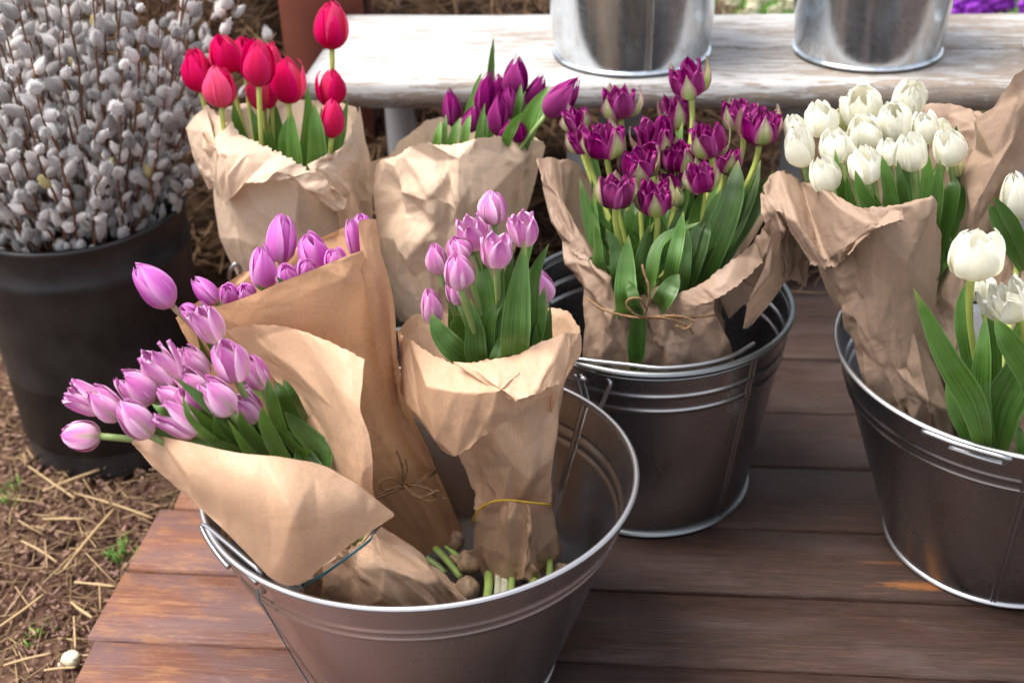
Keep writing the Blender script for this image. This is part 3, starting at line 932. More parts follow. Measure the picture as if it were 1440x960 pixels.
# back bucket bail lying on the front rim and the left ear
wire("bail", [PZ(806, 506, .274), PZ(815, 505, .279), PZ(840, 508, .280), (PZ(880, 512, .280)), PZ(930, 517, .280), PZ(985, 512, .280), PZ(1030, 500, .279), PZ(1060, 483, .276)], .0026, WIRE, BB, 60)
wire("handle", [PZ(808, 513, .270), PZ(822, 517, .268), PZ(848, 527, .262), PZ(856, 533, .258), PZ(858, 541, .252), PZ(851, 558, .236), PZ(845, 573, .222)], .0027, WIRE, BB, 40)
wire("handle_bracket", [PZ(809, 526, .262), PZ(815, 545, .245), PZ(820, 565, .228)], .0022, RIM_DK, BB, 12)
wire("handle_bracket", [PZ(817, 526, .262), PZ(823, 545, .245), PZ(828, 565, .228)], .0022, RIM_DK, BB, 12)
V, F, T = blob(PZ(820, 531, .262) + np.array([0, -.004, 0]), (.0045, .003, .0045), 1, 12, .02)
add("rivet", mesh_np("rivet", V, F, WIRE), BB)
# right tub handles on the front rim
wire("handle", [PZ(1299, 609, .275), PZ(1303, 608, .280), PZ(1340, 622, .281), PZ(1380, 634, .281), PZ(1412, 643, .280), PZ(1419, 647, .276), PZ(1412, 650, .270)], .0034, WIRE, RT, 40)
wire("handle", [PZ(1335, 630, .268), PZ(1345, 632, .270), PZ(1378, 643, .270), PZ(1408, 651, .268), PZ(1415, 650, .270)], .0032, WIRE, RT, 30)
# far handle of the hidden bucket
wire("handle", [PZ(322, 392, .25), PZ(324, 380, .27), PZ(331, 371, .28), PZ(338, 378, .27), PZ(338, 392, .25)], .0028, WIRE, GB, 24)

#@@PART3
# ------------------------------------------------------------------ paper
from mathutils.geometry import delaunay_2d_cdt

def tri_weights(n, m, Lr, Lc, spacing, rs, closed, asp=.55):
    """random points on the n x m grid, their Delaunay net, and for each grid point its triangle and weights"""
    spacing = max(spacing, 2.2 * Lr / n, 2.2 * Lc / m)
    cnt = int(max(4, Lr * Lc / spacing ** 2))
    Lr = Lr * asp     # folds run lengthwise: the facets are longer than wide
    cnt = int(max(4, cnt * asp * 1.35)); cnt = min(cnt, 900)
    spacing *= .86
    pi = rs.uniform(0, n - 1, cnt * 4); pj = rs.uniform(0, m - 1, cnt * 4)
    # thin out points that come too close together
    keep = []
    ai, aj = pi * Lr / n, pj * Lc / m
    for k in range(len(pi)):
        if len(keep) >= cnt: break
        if not keep or np.min((ai[keep] - ai[k]) ** 2 + (aj[keep] - aj[k]) ** 2) > (spacing * .62) ** 2: keep.append(k)
    pi, pj = np.rint(pi[keep]), np.rint(pj[keep])
    bi = np.rint(np.linspace(0, n - 1, max(2, int(Lr / spacing) + 1))); bj = np.rint(np.linspace(0, m - 1, max(2, int(Lc / spacing) + 1)))
    inner = (pi > 1) & (pi < n - 2) & (pj > 1) & (pj < m - 2)
    I = np.concatenate([pi[inner], bi, bi, bj[1:-1] * 0, bj[1:-1] * 0 + n - 1])
    J = np.concatenate([pj[inner], bi * 0, bi * 0 + m - 1, bj[1:-1], bj[1:-1]])
    sc = Lr / n / (Lc / m)
    out = delaunay_2d_cdt([Vector((a * sc, b)) for a, b in zip(I, J)], [], [], 0, 1e-4)
    vs2, tris = out[0], out[2]
    I2 = np.rint(np.array([v[0] for v in vs2]) / sc); J2 = np.rint(np.array([v[1] for v in vs2]))
    idx = (I2 * m + J2).astype(int)
    T = np.zeros((n * m, 3), dtype=int); Wt = np.zeros((n * m, 3)); Wt[:, 0] = 1
    T[:, 0] = idx[0] * 0
    for t in tris:
        a, b, c = t
        x0, x1 = int(min(I2[list(t)])), int(max(I2[list(t)])); y0, y1 = int(min(J2[list(t)])), int(max(J2[list(t)]))
        gi, gj = np.meshgrid(np.arange(x0, x1 + 1), np.arange(y0, y1 + 1), indexing='ij')
        d = (J2[b] - J2[c]) * (I2[a] - I2[c]) + (I2[c] - I2[b]) * (J2[a] - J2[c])
        if abs(d) < 1e-9: continue
        wa = ((J2[b] - J2[c]) * (gi - I2[c]) + (I2[c] - I2[b]) * (gj - J2[c])) / d
        wb = ((J2[c] - J2[a]) * (gi - I2[c]) + (I2[a] - I2[c]) * (gj - J2[c])) / d
        wc = 1 - wa - wb
        ok = (wa > -1e-6) & (wb > -1e-6) & (wc > -1e-6)
        q = (gi * m + gj)[ok]
        T[q] = (a, b, c)
        Wt[q] = np.stack([wa[ok], wb[ok], wc[ok]], -1)
    return idx, (T, Wt)

def tri_apply(W, vals):
    T, Wt = W
    return (vals[T] * Wt[..., None]).sum(1)

def seam(vals, idx, m):
    """make the first and last column of a closed sheet agree"""
    col, row = idx % m, idx // m
    out = vals.copy()
    first = {r: k for k, (c, r) in enumerate(zip(col, row)) if c == 0}
    for k, (c, r) in enumerate(zip(col, row)):
        if c == m - 1 and r in first: out[k] = out[first[r]]
    return out

def rows3(rows):
    out = []
    for r in rows:
        out.append([PY(*p) if (len(p) == 3 and p[1] > 3) else np.asarray(p, float) for p in r])
    return np.array(out)

def sheet(rows, amp=1.0, seed=1, res=.0019, sp=(.055, .02), closed=False, edge_keep=False, uvrot=0.0, uvoff=(0, 0), ruffle=0.0, pleat=None):
    Pc = rows3(rows) if not isinstance(rows, np.ndarray) else rows
    rs = np.random.default_rng(seed)
    Lr = np.linalg.norm(np.diff(Pc, axis=0), axis=-1).sum(0).mean()
    Lc = np.linalg.norm(np.diff(Pc, axis=1), axis=-1).sum(1).mean()
    n = int(np.clip(Lr / res, 10, 200)); m = int(np.clip(Lc / res, 10, 260))
    G = crom(Pc, n)
    G = np.swapaxes(crom(np.swapaxes(G, 0, 1), m, closed), 0, 1)
    if closed:
        G = np.concatenate([G, G[:, :1]], 1); m += 1
    a, b = np.meshgrid(np.linspace(0, Lr, n), np.linspace(0, Lc, m), indexing='ij')
    UV = np.stack([b, a], -1).reshape(-1, 2)
    UVp = None
    if not closed:      # the ribs of the paper run straight across it
        X0 = G.reshape(-1, 3) - G.reshape(-1, 3).mean(0)
        e1, e2 = np.array([1.0, 0, 0]), np.array([0, .5, .866])
        UVp = np.stack([X0 @ e1, X0 @ e2], -1)
    if pleat:    # gathered folds that run down the sheet: (height, count, row of the tie 0..1, spread)
        ph_, kk, r0, sprd = pleat
        v = np.linspace(0, 1, m)
        fold = np.abs(((v * kk + .13 * np.sin(v * 17 + seed)) % 1.0) * 2 - 1) - .5
        fold = fold + .5 * (np.abs(((v * kk * 2.3 + .4) % 1.0) * 2 - 1) - .5)
        wr_ = .25 + np.exp(-((np.linspace(0, 1, n) - r0) / sprd) ** 2)
        if closed: fold[-1] = fold[0]
        Nn = np.cross(np.gradient(G, axis=0), np.gradient(G, axis=1)); Nn /= np.linalg.norm(Nn, axis=-1, keepdims=True) + 1e-9
        G = G + Nn * (ph_ * wr_[:, None] * fold[None])[..., None]
    # crumpling: flat facets that meet in sharp creases, in three sizes
    def nrm(Q):
        N = np.cross(np.gradient(Q, axis=0), np.gradient(Q, axis=1))
        return N / (np.linalg.norm(N, axis=-1, keepdims=True) + 1e-9)
    N = nrm(G)
    k1 = min(.85, amp * 1.05)
    n1, W1 = tri_weights(n, m, Lr, Lc, sp[0] * .62, rs, closed)
    vals = G.reshape(-1, 3)[n1] + N.reshape(-1, 3)[n1] * (rs.normal(0, .085 * sp[0] * amp, len(n1)))[:, None]
    if closed: vals = seam(vals, n1, m)
    G = G * (1 - k1) + tri_apply(W1, vals).reshape(n, m, 3) * k1
    N = nrm(G)
    msk = .35 + .9 * np.clip(np.sin(UV[:, 0] * rs.uniform(18, 30) + rs.uniform(0, 6)) * np.sin(UV[:, 1] * rs.uniform(14, 26) + rs.uniform(0, 6)) + .25, 0, 1)
    msk = msk.reshape(n, m, 1)
    for spc, a_ in ((sp[1] * 1.1, .16), (sp[1] * .45, .10)):
        n2, W2 = tri_weights(n, m, Lr, Lc, spc, rs, closed)
        v2 = rs.normal(0, a_ * spc * amp, len(n2))[:, None]
        if closed: v2 = seam(v2, n2, m)
        G = G + N * tri_apply(W2, v2).reshape(n, m, 1) * msk
    Tu = np.gradient(G, axis=0); 
    if ruffle:
        e = np.sin(np.arange(m) * .9 + seed) * np.sin(np.arange(m) * .37 + seed * 2)
        G[0] += (Tu[0] / (np.linalg.norm(Tu[0], axis=-1, keepdims=True) + 1e-9)) * (e * ruffle)[:, None]
        G[-1] += (Tu[-1] / (np.linalg.norm(Tu[-1], axis=-1, keepdims=True) + 1e-9)) * (e * ruffle)[:, None]
    c_, s_ = math.cos(uvrot), math.sin(uvrot)
    if UVp is not None: UV = UVp
    UV = UV @ np.array([[c_, -s_], [s_, c_]]) + np.asarray(uvoff)
    return G.reshape(-1, 3), grid_faces(n, m), UV

def ring(xl, yl, xr, yr, Y, ry, k=14, tilt=0.0, front=1.0):
    L, Rr = PY(xl, yl, Y), PY(xr, yr, Y)
    c, h = (L + Rr) / 2, (Rr - L) / 2
    out = []
    for i in range(k):
        t = i / k * 2 * math.pi
        q = -math.sin(t) * ry * (front if math.sin(t) > 0 else 1)
        out.append(c + math.cos(t) * h + np.array([0, q, -tilt * q]))
    return out

def wrap(name, label, sheets, mat, group="kraft paper wraps"):
    """sheets: list of lists-of-sheets; the first is the wrap's body, others its folded flaps"""
    root = None
    for i, (nm, shs) in enumerate(sheets):
        V, F, T = merge([x for x in shs])
        if root is None:
            c = V.mean(0); c[2] = V[:, 2].min()
            root = empty(name, c, label, "paper wrap", group)
        mm = mat
        if isinstance(nm, tuple): nm, mm = nm
        add(nm, mesh_np(nm, V, F, mm, T), root)
    return root

# --- C: mid bunch in the front tub
Cb = np.array([
    ring(560, 440, 775, 425, 1.215, .055, tilt=0, front=1.0),
    ring(575, 520, 800, 505, 1.18, .050),
    ring(622, 580, 792, 570, 1.165, .046),
    ring(650, 640, 784, 630, 1.150, .040),
    ring(668, 690, 772, 688, 1.140, .030),
    ring(672, 712, 770, 708, 1.135, .026),
    ring(670, 735, 776, 728, 1.130, .024)])
wrap("paper_wrap", "ribbed brown paper around the upright pink bunch, tied with a yellow band", [
    ("sheet", [sheet(Cb[1:], 1.5, 3, .0018, (.040, .016), closed=True, pleat=(.015, 8, .85, .35))]),
    ("tail", [sheet([
        [(667, 716, 1.128), (685, 708, 1.106), (710, 705, 1.096), (733, 706, 1.093), (741, 706, 1.088), (750, 707, 1.095), (774, 711, 1.122)],
        [(661, 742, 1.125), (682, 745, 1.098), (708, 745, 1.086), (733, 745, 1.084), (740, 744, 1.076), (748, 743, 1.086), (783, 738, 1.118)],
        [(663, 775, 1.122), (684, 782, 1.096), (708, 784, 1.084), (734, 784, 1.080), (740, 783, 1.073), (749, 780, 1.084), (789, 770, 1.118)],
        [(676, 805, 1.120), (690, 808, 1.096), (710, 808, 1.084), (735, 806, 1.079), (740, 804, 1.073), (750, 801, 1.084), (789, 794, 1.116)],
        [(682, 820, 1.120), (694, 820, 1.098), (712, 818, 1.086), (736, 815, 1.080), (740, 813, 1.075), (750, 811, 1.086), (786, 804, 1.114)]], 1.3, 4, res=.0017, sp=(.040, .017), uvrot=.25)]),
    # collar: back lip, left side, and front lip folded down over itself
    ("back_fold", [sheet([
        [(575, 500, 1.13), (562, 462, 1.17), (585, 440, 1.22), (640, 436, 1.25), (700, 436, 1.25), (750, 432, 1.235), (795, 434, 1.205), (815, 462, 1.165), (812, 500, 1.12)],
        [(585, 540, 1.14), (582, 500, 1.18), (610, 480, 1.21), (650, 475, 1.235), (700, 475, 1.235), (745, 475, 1.22), (775, 475, 1.195), (790, 495, 1.165), (795, 530, 1.13)],
        [(610, 590, 1.14), (615, 570, 1.16), (640, 560, 1.18), (670, 550, 1.20), (700, 550, 1.20), (730, 550, 1.19), (755, 555, 1.18), (772, 565, 1.16), (780, 580, 1.14)]], .8, 5, ruffle=.001)]),
    ("front_fold", [sheet([
        [(560, 468, 1.165), (590, 485, 1.11), (640, 512, 1.075), (690, 508, 1.065), (740, 492, 1.07)],
        [(556, 500, 1.14), (590, 530, 1.075), (640, 545, 1.045), (700, 535, 1.035), (750, 515, 1.05)],
        [(556, 535, 1.13), (590, 575, 1.065), (640, 590, 1.035), (705, 575, 1.025), (765, 545, 1.045)],
        [(560, 552, 1.135), (598, 610, 1.08), (643, 638, 1.05), (710, 595, 1.035), (785, 548, 1.06)]], .8, 8, res=.0019, sp=(.06, .022), uvrot=.35, ruffle=.0012)]),
    ("side_fold", [sheet([
        [(638, 510, 1.068), (690, 507, 1.055), (745, 487, 1.06), (800, 468, 1.09), (822, 480, 1.12)],
        [(660, 525, 1.045), (700, 530, 1.03), (750, 510, 1.035), (800, 492, 1.07), (821, 488, 1.11)],
        [(680, 540, 1.035), (712, 553, 1.02), (755, 535, 1.025), (798, 512, 1.06), (820, 496, 1.105)],
        [(695, 556, 1.04), (725, 561, 1.022), (760, 550, 1.022), (790, 528, 1.055), (819, 502, 1.105)]], .9, 9, res=.0019, sp=(.04, .016), uvrot=-.5, ruffle=.0008)])], KRAFT)

# --- A: far pink bunch with the big smooth cone
wrap("paper_wrap", "large smooth kraft paper cone around the orchid pink bunch, tied with jute bow", [
    ("sheet", [sheet([
        [(250, 445, 1.215), (275, 437, 1.155), (330, 425, 1.105), (400, 395, 1.075), (460, 372, 1.075), (505, 352, 1.115)],
        [(262, 480, 1.205), (300, 480, 1.145), (350, 470, 1.105), (420, 440, 1.075), (490, 420, 1.075), (530, 410, 1.125)],
        [(320, 560, 1.185), (350, 550, 1.145), (400, 540, 1.115), (450, 530, 1.105), (510, 530, 1.105), (545, 530, 1.135)],
        [(420, 620, 1.175), (440, 615, 1.145), (470, 610, 1.125), (500, 610, 1.125), (540, 615, 1.125), (572, 612, 1.155)],
        [(505, 680, 1.175), (520, 682, 1.155), (540, 684, 1.145), (565, 680, 1.145), (590, 670, 1.155), (608, 662, 1.185)],
        [(535, 735, 1.175), (550, 735, 1.160), (570, 730, 1.155), (590, 722, 1.155), (612, 708, 1.165), (626, 700, 1.185)],
        [(575, 800, 1.175), (592, 786, 1.165), (605, 779, 1.160), (620, 768, 1.160), (636, 756, 1.165), (652, 744, 1.185)]], .42, 21, res=.0019, sp=(.09, .03), uvrot=.6, pleat=(.003, 3, .80, .16))]),
    ("side_panel", [sheet([
        [(503, 313, 1.145), (510, 309, 1.160), (520, 308, 1.175), (527, 309, 1.195)],
        [(506, 352, 1.117), (518, 350, 1.125), (530, 350, 1.135), (537, 352, 1.165)],
        [(514, 410, 1.100), (530, 410, 1.105), (545, 412, 1.120), (555, 420, 1.155)],
        [(530, 500, 1.100), (540, 500, 1.105), (550, 500, 1.120), (558, 505, 1.155)],
        [(545, 560, 1.110), (553, 565, 1.117), (560, 565, 1.130), (567, 570, 1.160)],
        [(572, 620, 1.135), (578, 622, 1.140), (588, 622, 1.150), (596, 625, 1.175)],
        [(602, 665, 1.165), (607, 666, 1.165), (612, 666, 1.170), (618, 668, 1.185)]], .3, 22, res=.0019, sp=(.08, .03), uvrot=-.1)]),
    ("back_panel", [sheet([
        [(250, 445, 1.215), (290, 415, 1.285), (350, 380, 1.335), (430, 343, 1.355), (480, 322, 1.325), (515, 307, 1.245), (527, 309, 1.195)],
        [(262, 480, 1.215), (300, 460, 1.275), (370, 440, 1.315), (440, 420, 1.325), (490, 400, 1.305), (530, 390, 1.245), (545, 385, 1.175)],
        [(330, 560, 1.195), (360, 550, 1.225), (410, 545, 1.255), (460, 540, 1.265), (510, 530, 1.245), (545, 530, 1.215), (560, 530, 1.165)],
        [(505, 680, 1.180), (520, 682, 1.195), (540, 684, 1.205), (560, 680, 1.210), (580, 675, 1.205), (600, 665, 1.195), (612, 662, 1.185)],
        [(565, 780, 1.185), (580, 775, 1.195), (595, 770, 1.205), (610, 765, 1.205), (625, 755, 1.200), (640, 750, 1.195), (652, 744, 1.185)]], .5, 23, res=.003, sp=(.08, .03))])], KRAFT_D)

# --- B: near lilac bunch with pointed front flap
wrap("paper_wrap", "ribbed kraft paper with pointed front flap around the near lilac bunch, tied with teal string", [
    ("sheet", [sheet([   # tail below the string
        [(424, 828, .985), (445, 800, .955), (475, 780, .945), (505, 766, .95), (525, 752, .98), (535, 742, 1.0)],
        [(432, 850, .985), (465, 825, .955), (500, 802, .94), (535, 785, .94), (560, 770, .965), (572, 762, .99)],
        [(450, 880, .99), (495, 862, .95), (540, 840, .93), (580, 822, .94), (605, 805, .96), (614, 796, .985)],
        [(480, 920, 1.0), (530, 905, .965), (580, 890, .95), (625, 868, .955), (650, 852, .97), (658, 845, .985)]], 1.1, 31, res=.0017, sp=(.042, .017), uvrot=-.6, pleat=(.010, 4, .05, .5))]),
    ("back_panel", [sheet([
        [(318, 464, 1.100), (345, 457, 1.095), (385, 456, 1.080), (440, 470, 1.040), (480, 488, 1.010), (513, 505, 0.990)],
        [(345, 492, 1.100), (370, 490, 1.090), (410, 495, 1.060), (450, 510, 1.020), (480, 525, 0.990), (507, 540, 0.970)],
        [(385, 530, 1.090), (405, 530, 1.070), (435, 540, 1.030), (465, 555, 1.000), (485, 568, 0.970), (504, 575, 0.955)],
        [(420, 570, 1.070), (438, 575, 1.050), (460, 582, 1.010), (480, 592, 0.980), (500, 602, 0.955), (521, 612, 0.945)],
        [(440, 610, 1.050), (455, 615, 1.025), (470, 622, 1.000), (488, 630, 0.970), (505, 640, 0.950), (524, 650, 0.945)],
        [(455, 655, 1.030), (470, 660, 1.000), (485, 668, 0.980), (497, 675, 0.960), (508, 682, 0.950), (521, 690, 0.950)],
        [(490, 720, 1.010), (500, 722, 0.990), (510, 725, 0.970), (520, 728, 0.960), (528, 732, 0.960), (538, 738, 0.970)]], .4, 33, res=.0019, sp=(.07, .022), uvrot=.25, ruffle=.0008)]),
    ("front_flap", [sheet([
        [(187, 617, .965), (213, 612, .955), (262, 620, .925), (330, 637, .90), (400, 644, .895), (455, 655, .91), (510, 690, .915), (553, 720, .935)],
        [(190, 619, .965), (222, 640, .94), (280, 655, .905), (340, 675, .875), (405, 690, .865), (460, 695, .88), (510, 706, .90), (553, 721, .935)],
        [(193, 622, .965), (232, 660, .935), (290, 690, .895), (350, 715, .865), (410, 735, .855), (465, 728, .868), (512, 722, .895), (553, 722, .935)],
        [(194, 624, .965), (236, 672, .935), (295, 718, .90), (352, 755, .875), (412, 790, .86), (462, 765, .868), (510, 742, .895), (553, 723, .935)],
        [(192, 624, .965), (232, 670, .94), (290, 724, .905), (345, 775, .885), (405, 827, .875), (455, 793, .878), (505, 757, .90), (551, 724, .937)]], .28, 35, res=.0019, sp=(.10, .03), uvrot=.9)]),
    ("under_panel", [sheet([
        [(192, 620, .975), (235, 640, 1.02), (300, 640, 1.08), (360, 640, 1.10), (420, 640, 1.10), (455, 655, 1.06)],
        [(232, 668, .955), (270, 680, 1.00), (320, 690, 1.04), (370, 700, 1.06), (430, 700, 1.06), (480, 700, 1.04)],
        [(290, 722, .93), (320, 735, .96), (360, 745, .99), (410, 750, 1.01), (460, 740, 1.01), (505, 735, 1.01)],
        [(350, 778, .915), (375, 790, .94), (400, 795, .96), (440, 790, .97), (480, 775, .98), (520, 750, .99)],
        [(405, 815, .93), (420, 822, .95), (440, 812, .96), (470, 795, .965), (500, 778, .97), (528, 750, .98)]], .7, 37, res=.0019, sp=(.06, .02))])], KRAFT)

# --- red bunch
wrap("paper_wrap", "sunlit crumpled paper around the red bunch with its torn left edge folded out", [
    ("sheet", [sheet([
        [(290, 160, 1.60), (300, 200, 1.545), (345, 225, 1.50), (400, 236, 1.49), (440, 245, 1.50), (480, 240, 1.54)],
        [(290, 235, 1.585), (320, 250, 1.53), (350, 270, 1.50), (400, 290, 1.485), (440, 300, 1.50), (480, 305, 1.54)],
        [(303, 300, 1.58), (335, 310, 1.53), (370, 330, 1.50), (410, 340, 1.49), (450, 350, 1.51), (480, 360, 1.55)],
        [(318, 350, 1.58), (345, 365, 1.54), (380, 380, 1.51), (415, 390, 1.50), (450, 395, 1.52), (470, 400, 1.55)],
        [(345, 400, 1.59), (365, 410, 1.56), (390, 420, 1.53), (420, 425, 1.53), (450, 425, 1.54), (470, 425, 1.57)]], 1.0, 41, res=.0019, sp=(.06, .022))]),
    ("folded_edge", [sheet([
        [(290, 150, 1.60), (330, 180, 1.55), (370, 205, 1.51), (410, 225, 1.48), (450, 250, 1.475), (490, 285, 1.50)],
        [(272, 170, 1.585), (305, 200, 1.53), (342, 222, 1.49), (385, 236, 1.465), (430, 262, 1.46), (480, 292, 1.49)],
        [(272, 210, 1.58), (300, 235, 1.52), (325, 248, 1.49), (372, 244, 1.462), (420, 262, 1.46), (475, 295, 1.49)],
        [(288, 262, 1.575), (312, 280, 1.525), (322, 285, 1.50), (352, 250, 1.47), (410, 256, 1.465), (470, 296, 1.49)]], 1.2, 43, res=.0019, sp=(.045, .018), ruffle=.003)]),
    ("left_corner", [sheet([
        [(261, 180, 1.58), (275, 165, 1.59), (291, 152, 1.60)],
        [(270, 200, 1.575), (285, 200, 1.56), (300, 190, 1.55)],
        [(280, 232, 1.575), (292, 230, 1.55), (305, 225, 1.53)],
        [(295, 265, 1.575), (305, 265, 1.55), (315, 262, 1.53)]], .8, 44, res=.0019, sp=(.04, .018))]),
    ("right_side", [sheet([
        [(468, 218, 1.52), (482, 205, 1.55), (496, 180, 1.60), (500, 150, 1.66)],
        [(430, 236, 1.50), (470, 226, 1.52), (505, 215, 1.58), (517, 200, 1.66)],
        [(455, 262, 1.50), (475, 250, 1.515), (500, 245, 1.58), (519, 240, 1.66)],
        [(478, 300, 1.52), (492, 290, 1.54), (508, 290, 1.59), (520, 290, 1.66)],
        [(482, 360, 1.55), (495, 355, 1.57), (508, 355, 1.60), (516, 355, 1.65)]], 1.0, 45, res=.0019, sp=(.04, .018), ruffle=.001)]),
    ("back_panel", [sheet([
        [(295, 158, 1.62), (330, 148, 1.70), (400, 140, 1.74), (460, 142, 1.73), (500, 152, 1.67)],
        [(310, 230, 1.62), (350, 220, 1.68), (400, 215, 1.71), (460, 215, 1.70), (515, 220, 1.67)],
        [(340, 330, 1.62), (370, 330, 1.65), (410, 330, 1.67), (460, 330, 1.67), (505, 330, 1.66)]], 1.0, 46, res=.003, sp=(.06, .03))])], KRAFT_L)

# --- deep purple bunch
wrap("paper_wrap", "pale creased paper bulging around the slender deep purple bunch", [
    ("sheet", [sheet([
        [(528, 232, 1.60), (552, 220, 1.55), (588, 203, 1.515), (622, 206, 1.50), (655, 196, 1.495), (700, 194, 1.50), (756, 198, 1.56)],
        [(521, 262, 1.60), (555, 262, 1.53), (600, 255, 1.49), (640, 252, 1.47), (680, 248, 1.475), (720, 245, 1.50), (746, 245, 1.56)],
        [(526, 305, 1.595), (560, 310, 1.52), (600, 312, 1.48), (645, 310, 1.465), (680, 305, 1.475), (710, 300, 1.50), (737, 295, 1.56)],
        [(534, 360, 1.59), (560, 370, 1.53), (600, 375, 1.49), (640, 375, 1.48), (675, 370, 1.49), (705, 360, 1.51), (726, 355, 1.56)],
        [(545, 410, 1.59), (570, 425, 1.54), (600, 430, 1.51), (635, 432, 1.50), (665, 430, 1.51), (690, 420, 1.53), (712, 410, 1.57)],
        [(560, 450, 1.60), (580, 465, 1.56), (605, 470, 1.53), (635, 475, 1.52), (660, 470, 1.53), (680, 465, 1.55), (700, 455, 1.58)]], 1.15, 51, res=.0019, sp=(.07, .026), ruffle=.001)]),
    ("back_panel", [sheet([
        [(528, 232, 1.60), (560, 205, 1.64), (590, 178, 1.68), (615, 165, 1.71), (660, 170, 1.72), (710, 180, 1.68), (756, 198, 1.56)],
        [(530, 300, 1.60), (560, 290, 1.66), (600, 280, 1.69), (640, 270, 1.70), (680, 270, 1.69), (715, 280, 1.66), (740, 290, 1.57)],
        [(545, 410, 1.60), (570, 410, 1.64), (600, 410, 1.66), (635, 410, 1.66), (665, 410, 1.66), (690, 410, 1.64), (712, 410, 1.58)]], .8, 52, res=.003, sp=(.06, .03), ruffle=.001)])], KRAFT_L)

